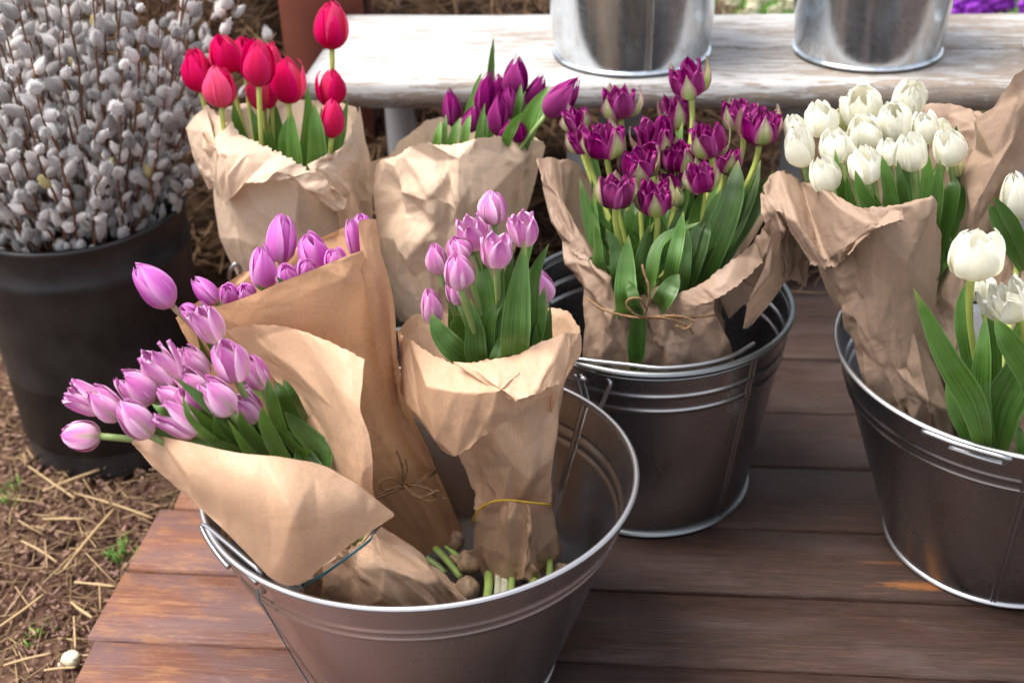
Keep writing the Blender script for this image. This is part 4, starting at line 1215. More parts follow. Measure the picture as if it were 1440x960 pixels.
# --- D: wine purple double tulips
wrap("paper_wrap", "grey-brown paper open at the front around the double purple bunch, jute tied, right edge crumpled", [
    ("sheet", [sheet([
        [(755, 222, 1.42), (775, 221, 1.44), (798, 224, 1.47), (818, 232, 1.50)],
        [(760, 255, 1.39), (776, 262, 1.385), (795, 268, 1.42), (822, 275, 1.48)],
        [(768, 300, 1.365), (788, 305, 1.35), (808, 312, 1.375), (828, 320, 1.45)],
        [(784, 345, 1.34), (806, 350, 1.32), (828, 358, 1.335), (846, 368, 1.40)],
        [(806, 385, 1.32), (832, 392, 1.295), (856, 402, 1.30), (876, 412, 1.34)],
        [(820, 425, 1.31), (846, 432, 1.28), (872, 440, 1.275), (893, 447, 1.30)],
        [(824, 465, 1.31), (846, 475, 1.28), (870, 485, 1.275), (896, 492, 1.285)],
        [(815, 510, 1.32), (845, 520, 1.285), (880, 530, 1.275), (910, 535, 1.28)],
        [(810, 560, 1.34), (845, 570, 1.31), (880, 580, 1.30), (915, 585, 1.30)]], .95, 61, res=.0019, sp=(.055, .02), ruffle=.001)]),
    ("front_piece", [sheet([
        [(906, 420, 1.295), (925, 402, 1.29), (945, 415, 1.285), (975, 425, 1.285), (1000, 425, 1.30)],
        [(903, 440, 1.285), (922, 435, 1.275), (945, 438, 1.27), (975, 440, 1.275), (1002, 435, 1.295)],
        [(905, 458, 1.28), (924, 458, 1.268), (948, 458, 1.262), (978, 456, 1.268), (1005, 448, 1.29)],
        [(906, 485, 1.278), (930, 486, 1.262), (958, 484, 1.258), (990, 482, 1.265), (1020, 472, 1.29)],
        [(904, 512, 1.278), (930, 516, 1.262), (960, 516, 1.258), (1000, 512, 1.265), (1036, 498, 1.29)],
        [(905, 560, 1.30), (935, 565, 1.29), (970, 565, 1.285), (1005, 560, 1.29), (1040, 545, 1.31)]], 1.1, 62, res=.0019, sp=(.045, .017), ruffle=.001, pleat=(.007, 4, .35, .4))]),
    ("right_flap", [sheet([
        [(922, 428, 1.27), (955, 412, 1.25), (990, 392, 1.24), (1025, 370, 1.245), (1055, 345, 1.26), (1078, 322, 1.285)],
        [(935, 436, 1.255), (965, 426, 1.235), (1000, 408, 1.225), (1035, 388, 1.23), (1062, 365, 1.25), (1082, 338, 1.28)],
        [(955, 438, 1.25), (985, 430, 1.23), (1015, 415, 1.22), (1045, 396, 1.228), (1068, 372, 1.25), (1084, 345, 1.28)]], .9, 63, res=.0019, sp=(.05, .018), ruffle=.0012)]),
    ("inner_flap", [sheet([
        [(1078, 318, 1.29), (1060, 340, 1.32), (1035, 365, 1.35), (1000, 395, 1.38)],
        [(1098, 300, 1.31), (1090, 340, 1.34), (1060, 380, 1.37), (1015, 415, 1.38)],
        [(1110, 290, 1.33), (1105, 350, 1.36), (1070, 400, 1.37), (1025, 450, 1.37)]], .9, 64, res=.0019, sp=(.045, .018))]),
    ("hanging_corner", [sheet([
        [(1084, 322, 1.275), (1100, 320, 1.29), (1115, 315, 1.32), (1128, 300, 1.36)],
        [(1082, 350, 1.265), (1094, 352, 1.28), (1108, 348, 1.31), (1122, 340, 1.35)],
        [(1072, 385, 1.262), (1084, 390, 1.272), (1098, 388, 1.30), (1116, 378, 1.34)],
        [(1052, 418, 1.262), (1064, 424, 1.268), (1076, 422, 1.28), (1092, 412, 1.31)],
        [(1046, 436, 1.262), (1053, 434, 1.265), (1062, 432, 1.27), (1074, 428, 1.28)],
        [(1049, 462, 1.262), (1050, 463, 1.263), (1051, 463, 1.264), (1052, 463, 1.265)]], 1.0, 65, res=.0019, sp=(.04, .016), ruffle=.002)]),
    ("crumpled_edge", [sheet([
        [(1076, 258, 1.35), (1088, 246, 1.36), (1104, 240, 1.38), (1120, 246, 1.40), (1130, 262, 1.42)],
        [(1074, 275, 1.33), (1086, 268, 1.325), (1102, 268, 1.33), (1118, 276, 1.36), (1130, 288, 1.40)],
        [(1080, 300, 1.31), (1092, 298, 1.295), (1106, 302, 1.305), (1120, 312, 1.34), (1128, 322, 1.38)],
        [(1086, 330, 1.30), (1098, 332, 1.285), (1110, 336, 1.30), (1122, 346, 1.33), (1126, 356, 1.37)],
        [(1092, 375, 1.31), (1100, 382, 1.30), (1108, 388, 1.31), (1116, 396, 1.34), (1120, 402, 1.36)]], 1.7, 66, res=.0019, sp=(.035, .015), ruffle=.002)]),
    ("back_panel", [sheet([
        [(800, 224, 1.50), (850, 260, 1.53), (920, 290, 1.54), (1000, 300, 1.53), (1060, 290, 1.50), (1090, 270, 1.42)],
        [(830, 330, 1.47), (870, 340, 1.49), (920, 350, 1.50), (980, 350, 1.49), (1030, 345, 1.47), (1070, 330, 1.42)],
        [(870, 440, 1.42), (890, 440, 1.43), (920, 440, 1.44), (950, 440, 1.44), (980, 435, 1.43), (1010, 430, 1.41)],
        [(850, 540, 1.40), (880, 540, 1.41), (920, 540, 1.41), (960, 540, 1.41), (1000, 535, 1.41), (1030, 525, 1.39)]], .8, 67, res=.003, sp=(.06, .03))])], KRAFT_G)

# --- E: big white bunch
wrap("paper_wrap", "tall grey-brown paper around the big white bunch, collar crumpled on its left", [
    ("sheet", [sheet([
        [(1140, 275, 1.30), (1175, 285, 1.24), (1215, 292, 1.20), (1262, 288, 1.19), (1295, 277, 1.21), (1318, 305, 1.25)],
        [(1148, 335, 1.28), (1185, 335, 1.22), (1225, 330, 1.19), (1262, 325, 1.18), (1298, 325, 1.195), (1326, 340, 1.235)],
        [(1160, 390, 1.265), (1195, 392, 1.215), (1230, 390, 1.19), (1262, 390, 1.18), (1295, 392, 1.19), (1320, 400, 1.225)],
        [(1176, 445, 1.255), (1205, 450, 1.21), (1238, 452, 1.185), (1268, 455, 1.18), (1292, 458, 1.19), (1312, 462, 1.22)],
        [(1196, 500, 1.245), (1220, 508, 1.205), (1248, 515, 1.18), (1275, 520, 1.178), (1300, 525, 1.185), (1325, 530, 1.21)],
        [(1218, 550, 1.24), (1240, 562, 1.20), (1264, 572, 1.178), (1288, 580, 1.172), (1312, 588, 1.175), (1340, 595, 1.20)],
        [(1240, 600, 1.24), (1262, 615, 1.205), (1284, 625, 1.185), (1306, 632, 1.178), (1328, 638, 1.18), (1355, 645, 1.20)]], 1.1, 71, res=.0019, sp=(.06, .022), ruffle=.0015)]),
    ("collar", [sheet([
        [(1078, 262, 1.30), (1095, 240, 1.33), (1120, 236, 1.33), (1150, 252, 1.28), (1190, 282, 1.22), (1230, 292, 1.19), (1266, 292, 1.18)],
        [(1080, 285, 1.28), (1102, 268, 1.28), (1130, 268, 1.27), (1160, 285, 1.235), (1195, 305, 1.19), (1235, 305, 1.17), (1266, 294, 1.17)],
        [(1092, 300, 1.27), (1115, 300, 1.26), (1140, 308, 1.245), (1165, 325, 1.215), (1198, 330, 1.18), (1232, 320, 1.165), (1262, 298, 1.165)],
        [(1118, 330, 1.265), (1132, 345, 1.25), (1148, 355, 1.235), (1172, 360, 1.21), (1196, 345, 1.18), (1222, 332, 1.17), (1250, 308, 1.165)],
        [(1135, 352, 1.265), (1145, 368, 1.25), (1158, 375, 1.235), (1178, 372, 1.215), (1192, 358, 1.19), (1205, 345, 1.18), (1222, 330, 1.175)]], 1.5, 72, res=.0019, sp=(.05, .019), ruffle=.002)]),
    ("right_panel", [sheet([
        [(1385, 168, 1.36), (1395, 158, 1.30), (1415, 128, 1.27), (1440, 100, 1.25), (1475, 75, 1.25)],
        [(1372, 205, 1.35), (1385, 200, 1.28), (1405, 188, 1.25), (1430, 190, 1.245), (1462, 190, 1.26)],
        [(1358, 245, 1.335), (1372, 248, 1.27), (1390, 250, 1.25), (1405, 252, 1.25), (1418, 258, 1.27)],
        [(1348, 290, 1.32), (1360, 296, 1.27), (1375, 300, 1.255), (1388, 305, 1.255), (1400, 310, 1.27)],
        [(1332, 345, 1.30), (1344, 352, 1.265), (1356, 358, 1.25), (1368, 362, 1.25), (1380, 366, 1.265)],
        [(1318, 400, 1.28), (1328, 410, 1.25), (1338, 415, 1.24), (1350, 420, 1.24), (1362, 424, 1.25)],
        [(1300, 450, 1.26), (1315, 465, 1.225), (1330, 472, 1.215), (1345, 480, 1.215), (1365, 490, 1.22)],
        [(1310, 520, 1.23), (1328, 535, 1.205), (1348, 545, 1.195), (1368, 552, 1.195), (1390, 560, 1.20)],
        [(1330, 600, 1.215), (1350, 612, 1.195), (1372, 620, 1.185), (1398, 628, 1.18), (1425, 632, 1.19)],
        [(1340, 650, 1.215), (1360, 660, 1.195), (1385, 668, 1.185), (1410, 675, 1.18), (1435, 680, 1.19)]], 1.05, 73, res=.0019, sp=(.06, .022), ruffle=.001)]),
    ("back_panel", [sheet([
        [(1120, 240, 1.40), (1200, 180, 1.47), (1290, 150, 1.48), (1340, 148, 1.46), (1380, 158, 1.43), (1390, 170, 1.38)],
        [(1140, 280, 1.40), (1210, 260, 1.44), (1280, 230, 1.45), (1330, 200, 1.44), (1365, 210, 1.41), (1375, 215, 1.37)],
        [(1160, 340, 1.38), (1220, 330, 1.41), (1280, 320, 1.41), (1320, 310, 1.41), (1345, 300, 1.38), (1355, 300, 1.34)],
        [(1200, 480, 1.33), (1230, 480, 1.35), (1265, 480, 1.36), (1295, 480, 1.35), (1320, 480, 1.33), (1340, 480, 1.30)]], .9, 74, res=.003, sp=(.06, .025), ruffle=.001)])], KRAFT_G)

# --- F/G: paper at the right border
wrap("paper_wrap", "brown paper behind the loose white tulips, cut off by the right border", [
    ("sheet", [sheet([
        [(1398, 362, 1.27), (1412, 352, 1.25), (1430, 342, 1.24), (1455, 335, 1.23), (1490, 330, 1.24)],
        [(1385, 420, 1.255), (1402, 420, 1.235), (1425, 420, 1.225), (1455, 420, 1.22), (1495, 420, 1.23)],
        [(1385, 500, 1.23), (1405, 505, 1.21), (1430, 510, 1.20), (1460, 510, 1.20), (1498, 510, 1.21)],
        [(1395, 570, 1.215), (1415, 575, 1.195), (1440, 578, 1.185), (1468, 578, 1.185), (1500, 578, 1.19)],
        [(1405, 650, 1.205), (1425, 655, 1.185), (1450, 660, 1.175), (1475, 660, 1.175), (1505, 660, 1.18)]], 1.0, 81, res=.0019, sp=(.06, .022))])], KRAFT_G)

# ------------------------------------------------------------------ ties
def tie(name, label, cat, paths, mat, r, group=None, seg=6, fray=0):
    parts = []
    for p in paths:
        parts.append(tube([PY(*q) for q in p], r, seg, max(24, len(p) * 6)))
    if fray:
        parts2 = []
        for V, F, T in parts:
            V = V + nr.normal(0, fray, V.shape)
            parts2.append((V, F, T))
        parts = parts2
    V, F, T = merge(parts)
    return tag(add(name, mesh_np(name, V, F, mat, T)), label, cat, group)
tie("rubber_band", "yellow rubber band round the waist of the upright pink bunch", "rubber band",
    [[(663, 736, 1.118), (672, 718, 1.098), (690, 706, 1.088), (715, 703, 1.083), (745, 706, 1.085), (772, 709, 1.098), (776, 712, 1.12)]], YELLOW, .0012)
tie("teal_string", "teal string tied round the near lilac bunch in the front tub", "string",
    [[(424, 824, .972), (432, 822, .95), (455, 808, .925), (480, 790, .915), (505, 772, .925), (520, 760, .95), (524, 752, .97)],
     [(424, 822, .972), (436, 816, .947), (458, 804, .922), (482, 787, .912), (507, 769, .922), (521, 757, .948)]], TEAL, .0008)
tie("jute_bow", "jute twine bow round the orchid pink bunch, loops lying right of centre", "twine",
    [[(530, 697, 1.150), (545, 690, 1.130), (565, 683, 1.123), (585, 677, 1.123), (604, 666, 1.135), (612, 660, 1.160)],
     [(568, 682, 1.120), (550, 672, 1.115), (534, 678, 1.113), (540, 688, 1.113), (566, 684, 1.117)],
     [(568, 682, 1.117), (580, 695, 1.109), (598, 703, 1.105), (612, 702, 1.105), (608, 690, 1.109), (588, 683, 1.113), (570, 681, 1.119)],
     [(568, 682, 1.119), (578, 690, 1.111), (592, 699, 1.107), (606, 694, 1.105), (616, 690, 1.105), (620, 700, 1.105), (628, 701, 1.107)],
     [(566, 683, 1.119), (566, 660, 1.117), (562, 644, 1.117), (558, 634, 1.118)],
     [(566, 683, 1.119), (572, 662, 1.115), (570, 646, 1.117)],
     [(530, 700, 1.150), (545, 694, 1.128), (565, 686, 1.121), (585, 680, 1.121), (604, 670, 1.133), (612, 664, 1.160)]], TWINE, .0014, fray=.00018)
tie("jute_twine", "jute twine with stiff loose ends round the double purple bunch", "twine",
    [[(826, 420, 1.29), (850, 436, 1.268), (880, 444, 1.258), (905, 447, 1.252), (935, 447, 1.250), (965, 446, 1.250), (990, 445, 1.262), (1006, 442, 1.285)],
     [(905, 447, 1.25), (890, 440, 1.24), (881, 428, 1.24), (886, 420, 1.24), (900, 420, 1.24), (908, 432, 1.245)],
     [(905, 447, 1.248), (912, 425, 1.238), (912, 402, 1.236), (906, 385, 1.24), (903, 372, 1.245)],
     [(905, 446, 1.247), (930, 446, 1.24), (955, 452, 1.238), (968, 460, 1.238), (975, 469, 1.24)],
     [(908, 447, 1.247), (935, 444, 1.24), (958, 445, 1.238), (975, 452, 1.238), (964, 462, 1.236), (950, 458, 1.236)]], TWINE, .0014, "jute ties", fray=.00018)

# ------------------------------------------------------------------ tulips
def petal_mesh(name, mat, kind, seed, nq=9, ns=14):
    rs = np.random.default_rng(seed)
    s = np.linspace(0, 1, ns)[:, None] * np.ones((1, nq))
    q = np.ones((ns, 1)) * np.linspace(-1, 1, nq)[None]
    K = {
        'closed': ([0, .06, .2, .38, .55, .72, .86, .95, 1], [.10, .50, .88, 1.0, .97, .84, .62, .42, .20]),
        'cup':    ([0, .06, .2, .38, .55, .72, .86, .95, 1], [.12, .54, .90, 1.0, .98, .88, .73, .59, .44]),
        'open':   ([0, .06, .2, .38, .55, .72, .86, .95, 1], [.14, .58, .88, .98, 1.0, .97, .92, .88, .86]),
        'slender': ([0, .06, .2, .38, .55, .72, .86, .95, 1], [.12, .55, .92, 1.0, .93, .74, .48, .27, .10]),
        'frill':  ([0, .06, .2, .38, .55, .72, .86, .95, 1], [.14, .58, .90, 1.0, 1.0, .97, .94, .95, .99]),
        'guard':  ([0, .06, .2, .38, .55, .72, .86, .95, 1], [.12, .58, .95, 1.06, 1.10, 1.08, 1.02, .98, .95]),
    }[kind]
    W = {'closed': 1.0, 'cup': .92, 'open': .80, 'slender': .95, 'guard': .47, 'frill': .72}[kind]
    r = np.interp(s, *K) * .5
    w = np.interp(s, [0, .12, .4, .62, .8, .9, .96, 1], [.55, .95, 1.0, .95, .78, .52, .30, .02]) * W
    if kind in ('slender', 'guard'):
        w = np.interp(s, [0, .12, .35, .55, .75, .88, 1], [.6, .95, 1.0, .86, .55, .28, .01]) * W
    a = q * w
    lean = rs.uniform(-.10, .10)
    r = r * (1 + .13 * np.abs(q) ** 2.5 * rs.uniform(.3, 1.2) * np.sin(np.pi * np.clip(s, 0, 1)) - .05 * np.exp(-(q / .22) ** 2) * np.sin(np.pi * s))
    r = r + rs.uniform(-.012, .012) + .010 * np.sin(s * 7 + q * 3 + rs.uniform(0, 6))
    ruff = {'frill': .07, 'cup': .045, 'open': .075, 'guard': .03}.get(kind, .008)
    r = r + ruff * np.sin(q * rs.uniform(5, 9) + s * 5 + rs.uniform(0, 6)) * np.clip(s - .45, 0, 1) * 2
    z = s * rs.uniform(.95, 1.03) + .012 * np.sin(q * 6 + seed) * s
    if kind == 'frill':
        z = z + .025 * np.sin(q * 12 + seed * 1.7) * np.clip(s - .7, 0, 1) * 3 - .07 * np.abs(q) ** 2 * s
        r = r + .03 * np.sin(q * 15 + seed) * np.clip(s - .6, 0, 1) * 2
    if kind in ('cup', 'open'):   # blunt, nicked tips
        z = z - .05 * np.abs(q) ** 2 * s ** 2 + .018 * np.sin(q * 7 + seed * 2.1) * np.clip(s - .75, 0, 1) * 3
    z = z - .05 * (1 - np.clip(s / .12, 0, 1)) * 0
    a = a + lean * s
    V = np.stack([r * np.cos(a), r * np.sin(a), z], -1).reshape(-1, 3)
    uv = np.stack([(q + 1) / 2, s], -1).reshape(-1, 2)
    return mesh_np(name, V, grid_faces(ns, nq), mat, uv)

PM = {}
def petals(matk, kind, nvar=4):
    k = (matk, kind)
    if k not in PM:
        PM[k] = [petal_mesh("petal", PETAL[matk], kind, hash_(matk + kind) + i * 7) for i in range(nvar)]
    return PM[k]
def hash_(t):
    return sum((i + 3) * ord(c) for i, c in enumerate(t)) % 9973

def frame_z(axis):
    z = Vector(axis).normalized()
    x = z.orthogonal().normalized()
    y = z.cross(x)
    return Matrix((x, y, z)).transposed()

def add_petal(root, me, base, axis_m, ang, w, L, tilt=0.0, inner=1.0):
    o = bpy.data.objects.new("petal", me)
    C.objects.link(o); o.parent = root
    M = Matrix.Translation(Vector(base) - Vector(root.location)) @ (axis_m @ Matrix.Rotation(ang, 3, 'Z') @ Matrix.Rotation(tilt, 3, 'Y')).to_4x4() @ Matrix.Diagonal((w * inner, w * inner, L, 1))
    o.matrix_basis = M
    return o

def leaf_mesh(P, W, N, fold=.35, twist=0.0, mat=None, n=18, seed=0, prof='leaf'):
    """P control points, W half width (m), N facing normal of the upper face"""
    P = crom(np.asarray(P, float), n)
    T = np.gradient(P, axis=0); T /= np.linalg.norm(T, axis=1, keepdims=True) + 1e-9
    t = np.linspace(0, 1, n)
    N = np.asarray(N, float)
    Nn = N[None] - T * (T @ N)[:, None]
    Nn /= np.linalg.norm(Nn, axis=1, keepdims=True) + 1e-9
    S = np.cross(T, Nn)
    tw = twist * t
    S2 = S * np.cos(tw)[:, None] + Nn * np.sin(tw)[:, None]
    N2 = Nn * np.cos(tw)[:, None] - S * np.sin(tw)[:, None]
    w = np.interp(t, [0, .1, .3, .5, .7, .85, .95, 1], [.50, .68, .96, 1.0, .80, .48, .18, .01]) * W
    fo = fold * np.interp(t, [0, .2, .6, 1], [1.5, 1.1, .8, .9])
    q = np.linspace(-1, 1, 7)
    und = .06 * np.sin(t * 9 + seed)[:, None] * np.sign(q)[None] * np.abs(q)[None] ** 2
    V = P[:, None] + S2[:, None] * (q[None, :, None] * w[:, None, None]) + N2[:, None] * ((fo[:, None] * (np.abs(q) ** 1.5)[None] + und) * w[:, None])[..., None]
    uv = np.stack([np.repeat(((q + 1) / 2)[None], n, 0), np.repeat(t[:, None], 7, 1)], -1).reshape(-1, 2)
    return mesh_np("leaf", V.reshape(-1, 3), grid_faces(n, 7), mat or LEAF, uv)

ROOTS = {}
def tulip(bunch, kind, base, tip, w, Y, label, foot, dy=0.0, style='closed', stem=STEM, group=None, layers=(3, 3), bend=.35, rstem=.0028, Lmin=1.2, guards=0, neck=None):
    B3 = PY(base[0], base[1], Y)
    T3 = PY(tip[0], tip[1], Y + dy)
    dist = float((B3 - CAM) @ Fv)
    wd = w * dist / FPX
    ax = T3 - B3
    L = np.linalg.norm(ax)
    if L < Lmin * wd:       # foreshortened head: it leans towards the viewer
        need = math.sqrt(max(0, (Lmin * wd) ** 2 - L ** 2))
        vdir = (B3 - CAM) / np.linalg.norm(B3 - CAM)
        T3 = T3 - vdir * need
        ax = T3 - B3; L = np.linalg.norm(ax)
    foot = np.asarray(foot, float) + np.array([rnd.uniform(-.012, .012), rnd.uniform(-.010, .010), 0])
    name = "tulip"
    root = empty(name, foot, label, "tulip", group)
    A = frame_z(ax)
    ph = rnd.uniform(0, 6.28)
    no, ni = layers
    if kind == 'lilac' and style == 'cup' and rnd.random() < .22: style = 'open'
    if style == 'double':
        for i in range(guards):
            add_petal(root, rnd.choice(petals('guard' if kind == 'double' else kind, 'guard')), B3, A, ph + i * 6.283 / guards + rnd.uniform(-.3, .3), wd * rnd.uniform(1.04, 1.16), L * rnd.uniform(.88, 1.05), rnd.uniform(.03, .20))
        for i in range(no):
            add_petal(root, rnd.choice(petals(kind, 'frill')), B3, A, ph + .5 + i * 6.283 / no + rnd.uniform(-.2, .2), wd * rnd.uniform(.9, 1.04), L * rnd.uniform(.78, 1.0), rnd.uniform(-.05, .16))
        for i in range(ni):
            add_petal(root, rnd.choice(petals(kind, 'frill')), B3, A, ph + i * 6.283 / ni + rnd.uniform(-.3, .3), wd * rnd.uniform(.62, .80), L * rnd.uniform(.80, .98), rnd.uniform(-.06, .08))
        for i in range(3):
            add_petal(root, rnd.choice(petals(kind, 'cup')), B3, A, ph + i * 2.1 + rnd.uniform(-.3, .3), wd * rnd.uniform(.38, .5), L * rnd.uniform(.85, .95), rnd.uniform(-.04, .06))
    else:
        for i in range(no):
            add_petal(root, rnd.choice(petals(kind, style)), B3, A, ph + i * 6.283 / no + rnd.uniform(-.12, .12), wd * rnd.uniform(.97, 1.03), L * rnd.uniform(.92, 1.0), rnd.uniform(.10, .20) if style != 'slender' and rnd.random() < .09 else rnd.uniform(-.02, .035))
        for i in range(ni):
            add_petal(root, rnd.choice(petals(kind, style)), B3, A, ph + 1.047 + i * 6.283 / ni + rnd.uniform(-.12, .12), wd * rnd.uniform(.86, .91), L * rnd.uniform(.93, 1.0), rnd.uniform(-.02, .02))
    axn = ax / L
    D = np.linalg.norm(B3 - foot)
    c1 = foot + (B3 - foot) * .35 + np.array([0, 0, .02])
    c2 = B3 - axn * D * bend
    if neck is not None: c1 = np.asarray(neck) + np.array([rnd.uniform(-.008, .008), rnd.uniform(-.006, .006), 0]); c2 = c2 * .55 + c1 * .45
    ts = np.linspace(0, 1, 12)[:, None]
    bez = (1 - ts) ** 3 * foot + 3 * (1 - ts) ** 2 * ts * c1 + 3 * (1 - ts) * ts ** 2 * c2 + ts ** 3 * (B3 + axn * L * .03)
    V, F, T = tube(bez, [rstem * 1.25, rstem, rstem * .95, rstem * 1.2], 8, 22)
    add("stem", mesh_np("stem", V, F, stem, T), root)
    ROOTS.setdefault(bunch, []).append((root, bez, B3))
    return root

def leaves_auto(bunch, n, axis_c, up_frac=(.55, .95), W=(.010, .018), out=.03, mat=LEAF, seed=1, len0=.25, first=None):
    rr = random.Random(seed)
    R_ = ROOTS[bunch][:first]
    cen = np.mean([b[2] for b in R_], 0)
    for i in range(n):
        root, bez, B3 = R_[i % len(R_)]
        fr = rr.uniform(*up_frac)
        k = fr * 11
        p1 = np.array([np.interp(k, range(12), bez[:, j]) for j in range(3)])
        a = rr.uniform(0, 6.283)
        off = np.array([math.cos(a), math.sin(a) * .7, rr.uniform(-.1, .2)]) * out * rr.uniform(.3, 1.1)
        outd = p1 - cen; outd[2] = 0
        s = bez[int(len0 * 11 * rr.uniform(.3, 1))]
        mid = (s + p1) / 2 + off * .9 + outd * .2
        tip = p1 + off + np.array([0, 0, rr.uniform(-.005, .02)])
        Nf = -(off + outd * .5); Nf[2] = .15
        if np.linalg.norm(Nf) < 1e-4: Nf = np.array([0, 1., 0])
        me = leaf_mesh([s, s * .6 + mid * .4, mid, tip * .6 + mid * .4, tip], rr.uniform(*W), Nf, rr.uniform(.3, .6), rr.uniform(-.5, .5), mat, seed=i)
        add("leaf", me, root)

def leaf_px(bunch, pts, wpx, facing=0.0, fold=.3, twist=0.0, mat=LEAF, who=None):
    """pts [(px,py,Y)...] root to tip; facing = turn of the upper face away from the viewer"""
    P = [PY(*p) for p in pts]
    v = CAM - P[len(P) // 2]; v /= np.linalg.norm(v)
    side = np.cross(v, P[-1] - P[0]); side /= np.linalg.norm(side)
    N = v * math.cos(facing) + side * math.sin(facing)
    d = float((P[len(P) // 2] - CAM) @ Fv)
    me = leaf_mesh(P, wpx * .5 * d / FPX / max(.45, math.cos(facing)), N, fold, twist, mat, n=24, seed=int(pts[0][0]))
    R_ = ROOTS[bunch]
    root = min(R_, key=lambda r: np.linalg.norm(r[1][6] - P[1]))[0] if who is None else R_[who][0]
    add("leaf", me, root)

def put_bunch(b, rows, foot, group, **kw):
    for r in rows:
        base, tip, w, Y, lab = r[:5]
        k = dict(kw)
        if len(r) > 5: k.update(r[5])
        tulip(b, k.pop('kind'), base, tip, w, Y, lab, foot, group=group, **k)

# red tulips
put_bunch('red', [
    ((283, 130), (270, 66), 42, 1.60, "leftmost red tulip, hanging over the paper's left corner"),
    ((311, 151), (306, 92), 45, 1.555, "red tulip in front, low, below the two left red heads"),
    ((322, 103), (308, 48), 42, 1.60, "red tulip leaning left at the top left of the red bunch"),
    ((346, 106), (341, 50), 36, 1.66, "red tulip at the back, peeping between two front heads"),
    ((364, 122), (362, 54), 44, 1.54, "large red tulip in front on a straight green stem, centre of the red bunch"),
    ((381, 110), (379, 58), 28, 1.63, "slim red tulip half hidden behind the central one"),
    ((406, 146), (401, 80), 42, 1.58, "red tulip at the right of the red cluster"),
    ((372, 150), (370, 104), 42, 1.64, "shaded red tulip low behind the central red stem"),
    ((467, 70), (464, 1), 46, 1.62, "tallest red tulip standing alone in front of the bench end"),
    ((467, 150), (465, 96), 37, 1.60, "middle one of the three red tulips stacked at the right of the bunch"),
    ((466, 194), (469, 137), 33, 1.56, "lowest of the three red tulips at the right, close above the paper")],
    PY(400, 400, 1.60), "red tulips in the paper behind", kind='red', stem=STEM_Y, bend=.45, style='closed', Lmin=1.25)
for p, w in [(([(420, 330, 1.56), (408, 260, 1.55), (402, 200, 1.55), (406, 162, 1.56)]), 26), (([(430, 320, 1.55), (418, 260, 1.53), (412, 200, 1.53), (410, 155, 1.54)]), 22),
             (([(450, 330, 1.55), (446, 260, 1.53), (444, 190, 1.53), (442, 145, 1.55)]), 28), (([(400, 320, 1.57), (380, 250, 1.56), (366, 190, 1.56), (352, 150, 1.57)]), 20),
             (([(440, 330, 1.58), (462, 250, 1.58), (478, 190, 1.6), (489, 140, 1.62)]), 18), (([(390, 320, 1.59), (360, 240, 1.6), (336, 180, 1.6), (328, 140, 1.6)]), 18),
             (([(420, 320, 1.60), (430, 240, 1.62), (436, 180, 1.63), (432, 120, 1.64)]), 24), (([(400, 320, 1.60), (392, 240, 1.62), (386, 180, 1.63), (384, 140, 1.64)]), 26),
             (([(440, 320, 1.60), (455, 240, 1.58), (455, 200, 1.57), (452, 150, 1.58)]), 20)]:
    leaf_px('red', p, w, rnd.uniform(-.5, .5), mat=LEAF_B)
leaves_auto('red', 14, None, (.6, .88), (.008, .014), .03, LEAF, 3)

# deep purple
put_bunch('purple', [
    ((637, 178), (633, 124), 28, 1.62, "leftmost slender purple tulip, upright above the paper"),
    ((676, 166), (689, 99), 30, 1.62, "bright-edged purple tulip left of the purple cluster, beside the tall leaf tip"),
    ((703, 150), (701, 102), 24, 1.66, "thin purple tulip squeezed behind the cluster's centre"),
    ((700, 192), (703, 128), 28, 1.56, "purple tulip in front at the centre, touching the paper edge"),
    ((722, 137), (730, 76), 36, 1.64, "highest purple tulip of the slender bunch"),
    ((743, 150), (765, 104), 25, 1.64, "purple tulip leaning right, beside the highest one"),
    ((767, 163), (814, 108), 38, 1.52, "big purple tulip bending right over the paper on a bare stem"),
    ((718, 166), (716, 118), 26, 1.59, "purple tulip between the central and the highest head"),
    ((656, 186), (673, 146), 26, 1.58, "small purple tulip leaning right, low on the left of the cluster"),
    ((728, 198), (733, 171), 22, 1.53, "smallest purple bud at the paper edge on the right"),
    ((710, 198), (720, 170), 22, 1.54, "small purple bud just left of the smallest one")],
    PY(640, 450, 1.60), "slender purple tulips in the pale paper", kind='purple', style='slender', bend=.4, Lmin=1.5)
for p, w in [([(610, 240, 1.54), (612, 215, 1.54), (616, 190, 1.54), (620, 170, 1.55)], 12), ([(625, 240, 1.54), (625, 210, 1.53), (626, 180, 1.53), (627, 160, 1.54)], 9),
             ([(632, 240, 1.53), (634, 210, 1.52), (640, 185, 1.52), (648, 165, 1.53)], 14), ([(650, 240, 1.52), (652, 210, 1.51), (656, 180, 1.51), (662, 160, 1.52)], 14),
             ([(670, 240, 1.52), (672, 205, 1.51), (676, 175, 1.51), (682, 145, 1.52)], 12), ([(680, 240, 1.52), (681, 205, 1.51), (682, 180, 1.51), (683, 160, 1.52)], 10),
             ([(650, 250, 1.60), (655, 180, 1.61), (668, 130, 1.62), (678, 100, 1.63)], 12), ([(690, 250, 1.64), (688, 160, 1.66), (690, 100, 1.67), (694, 52, 1.68)], 13),
             ([(700, 240, 1.52), (712, 195, 1.51), (722, 175, 1.51), (734, 158, 1.51)], 16), ([(728, 240, 1.54), (736, 190, 1.53), (750, 155, 1.53), (772, 120, 1.54)], 26),
             ([(735, 240, 1.56), (742, 190, 1.56), (755, 165, 1.56), (770, 145, 1.57)], 20), ([(720, 230, 1.58), (726, 170, 1.58), (730, 140, 1.58), (733, 118, 1.59)], 12)]:
    leaf_px('purple', p, w, rnd.uniform(-.4, .4), mat=LEAF_B)
leaves_auto('purple', 8, None, (.7, .88), (.006, .010), .010, LEAF, 5, .8)

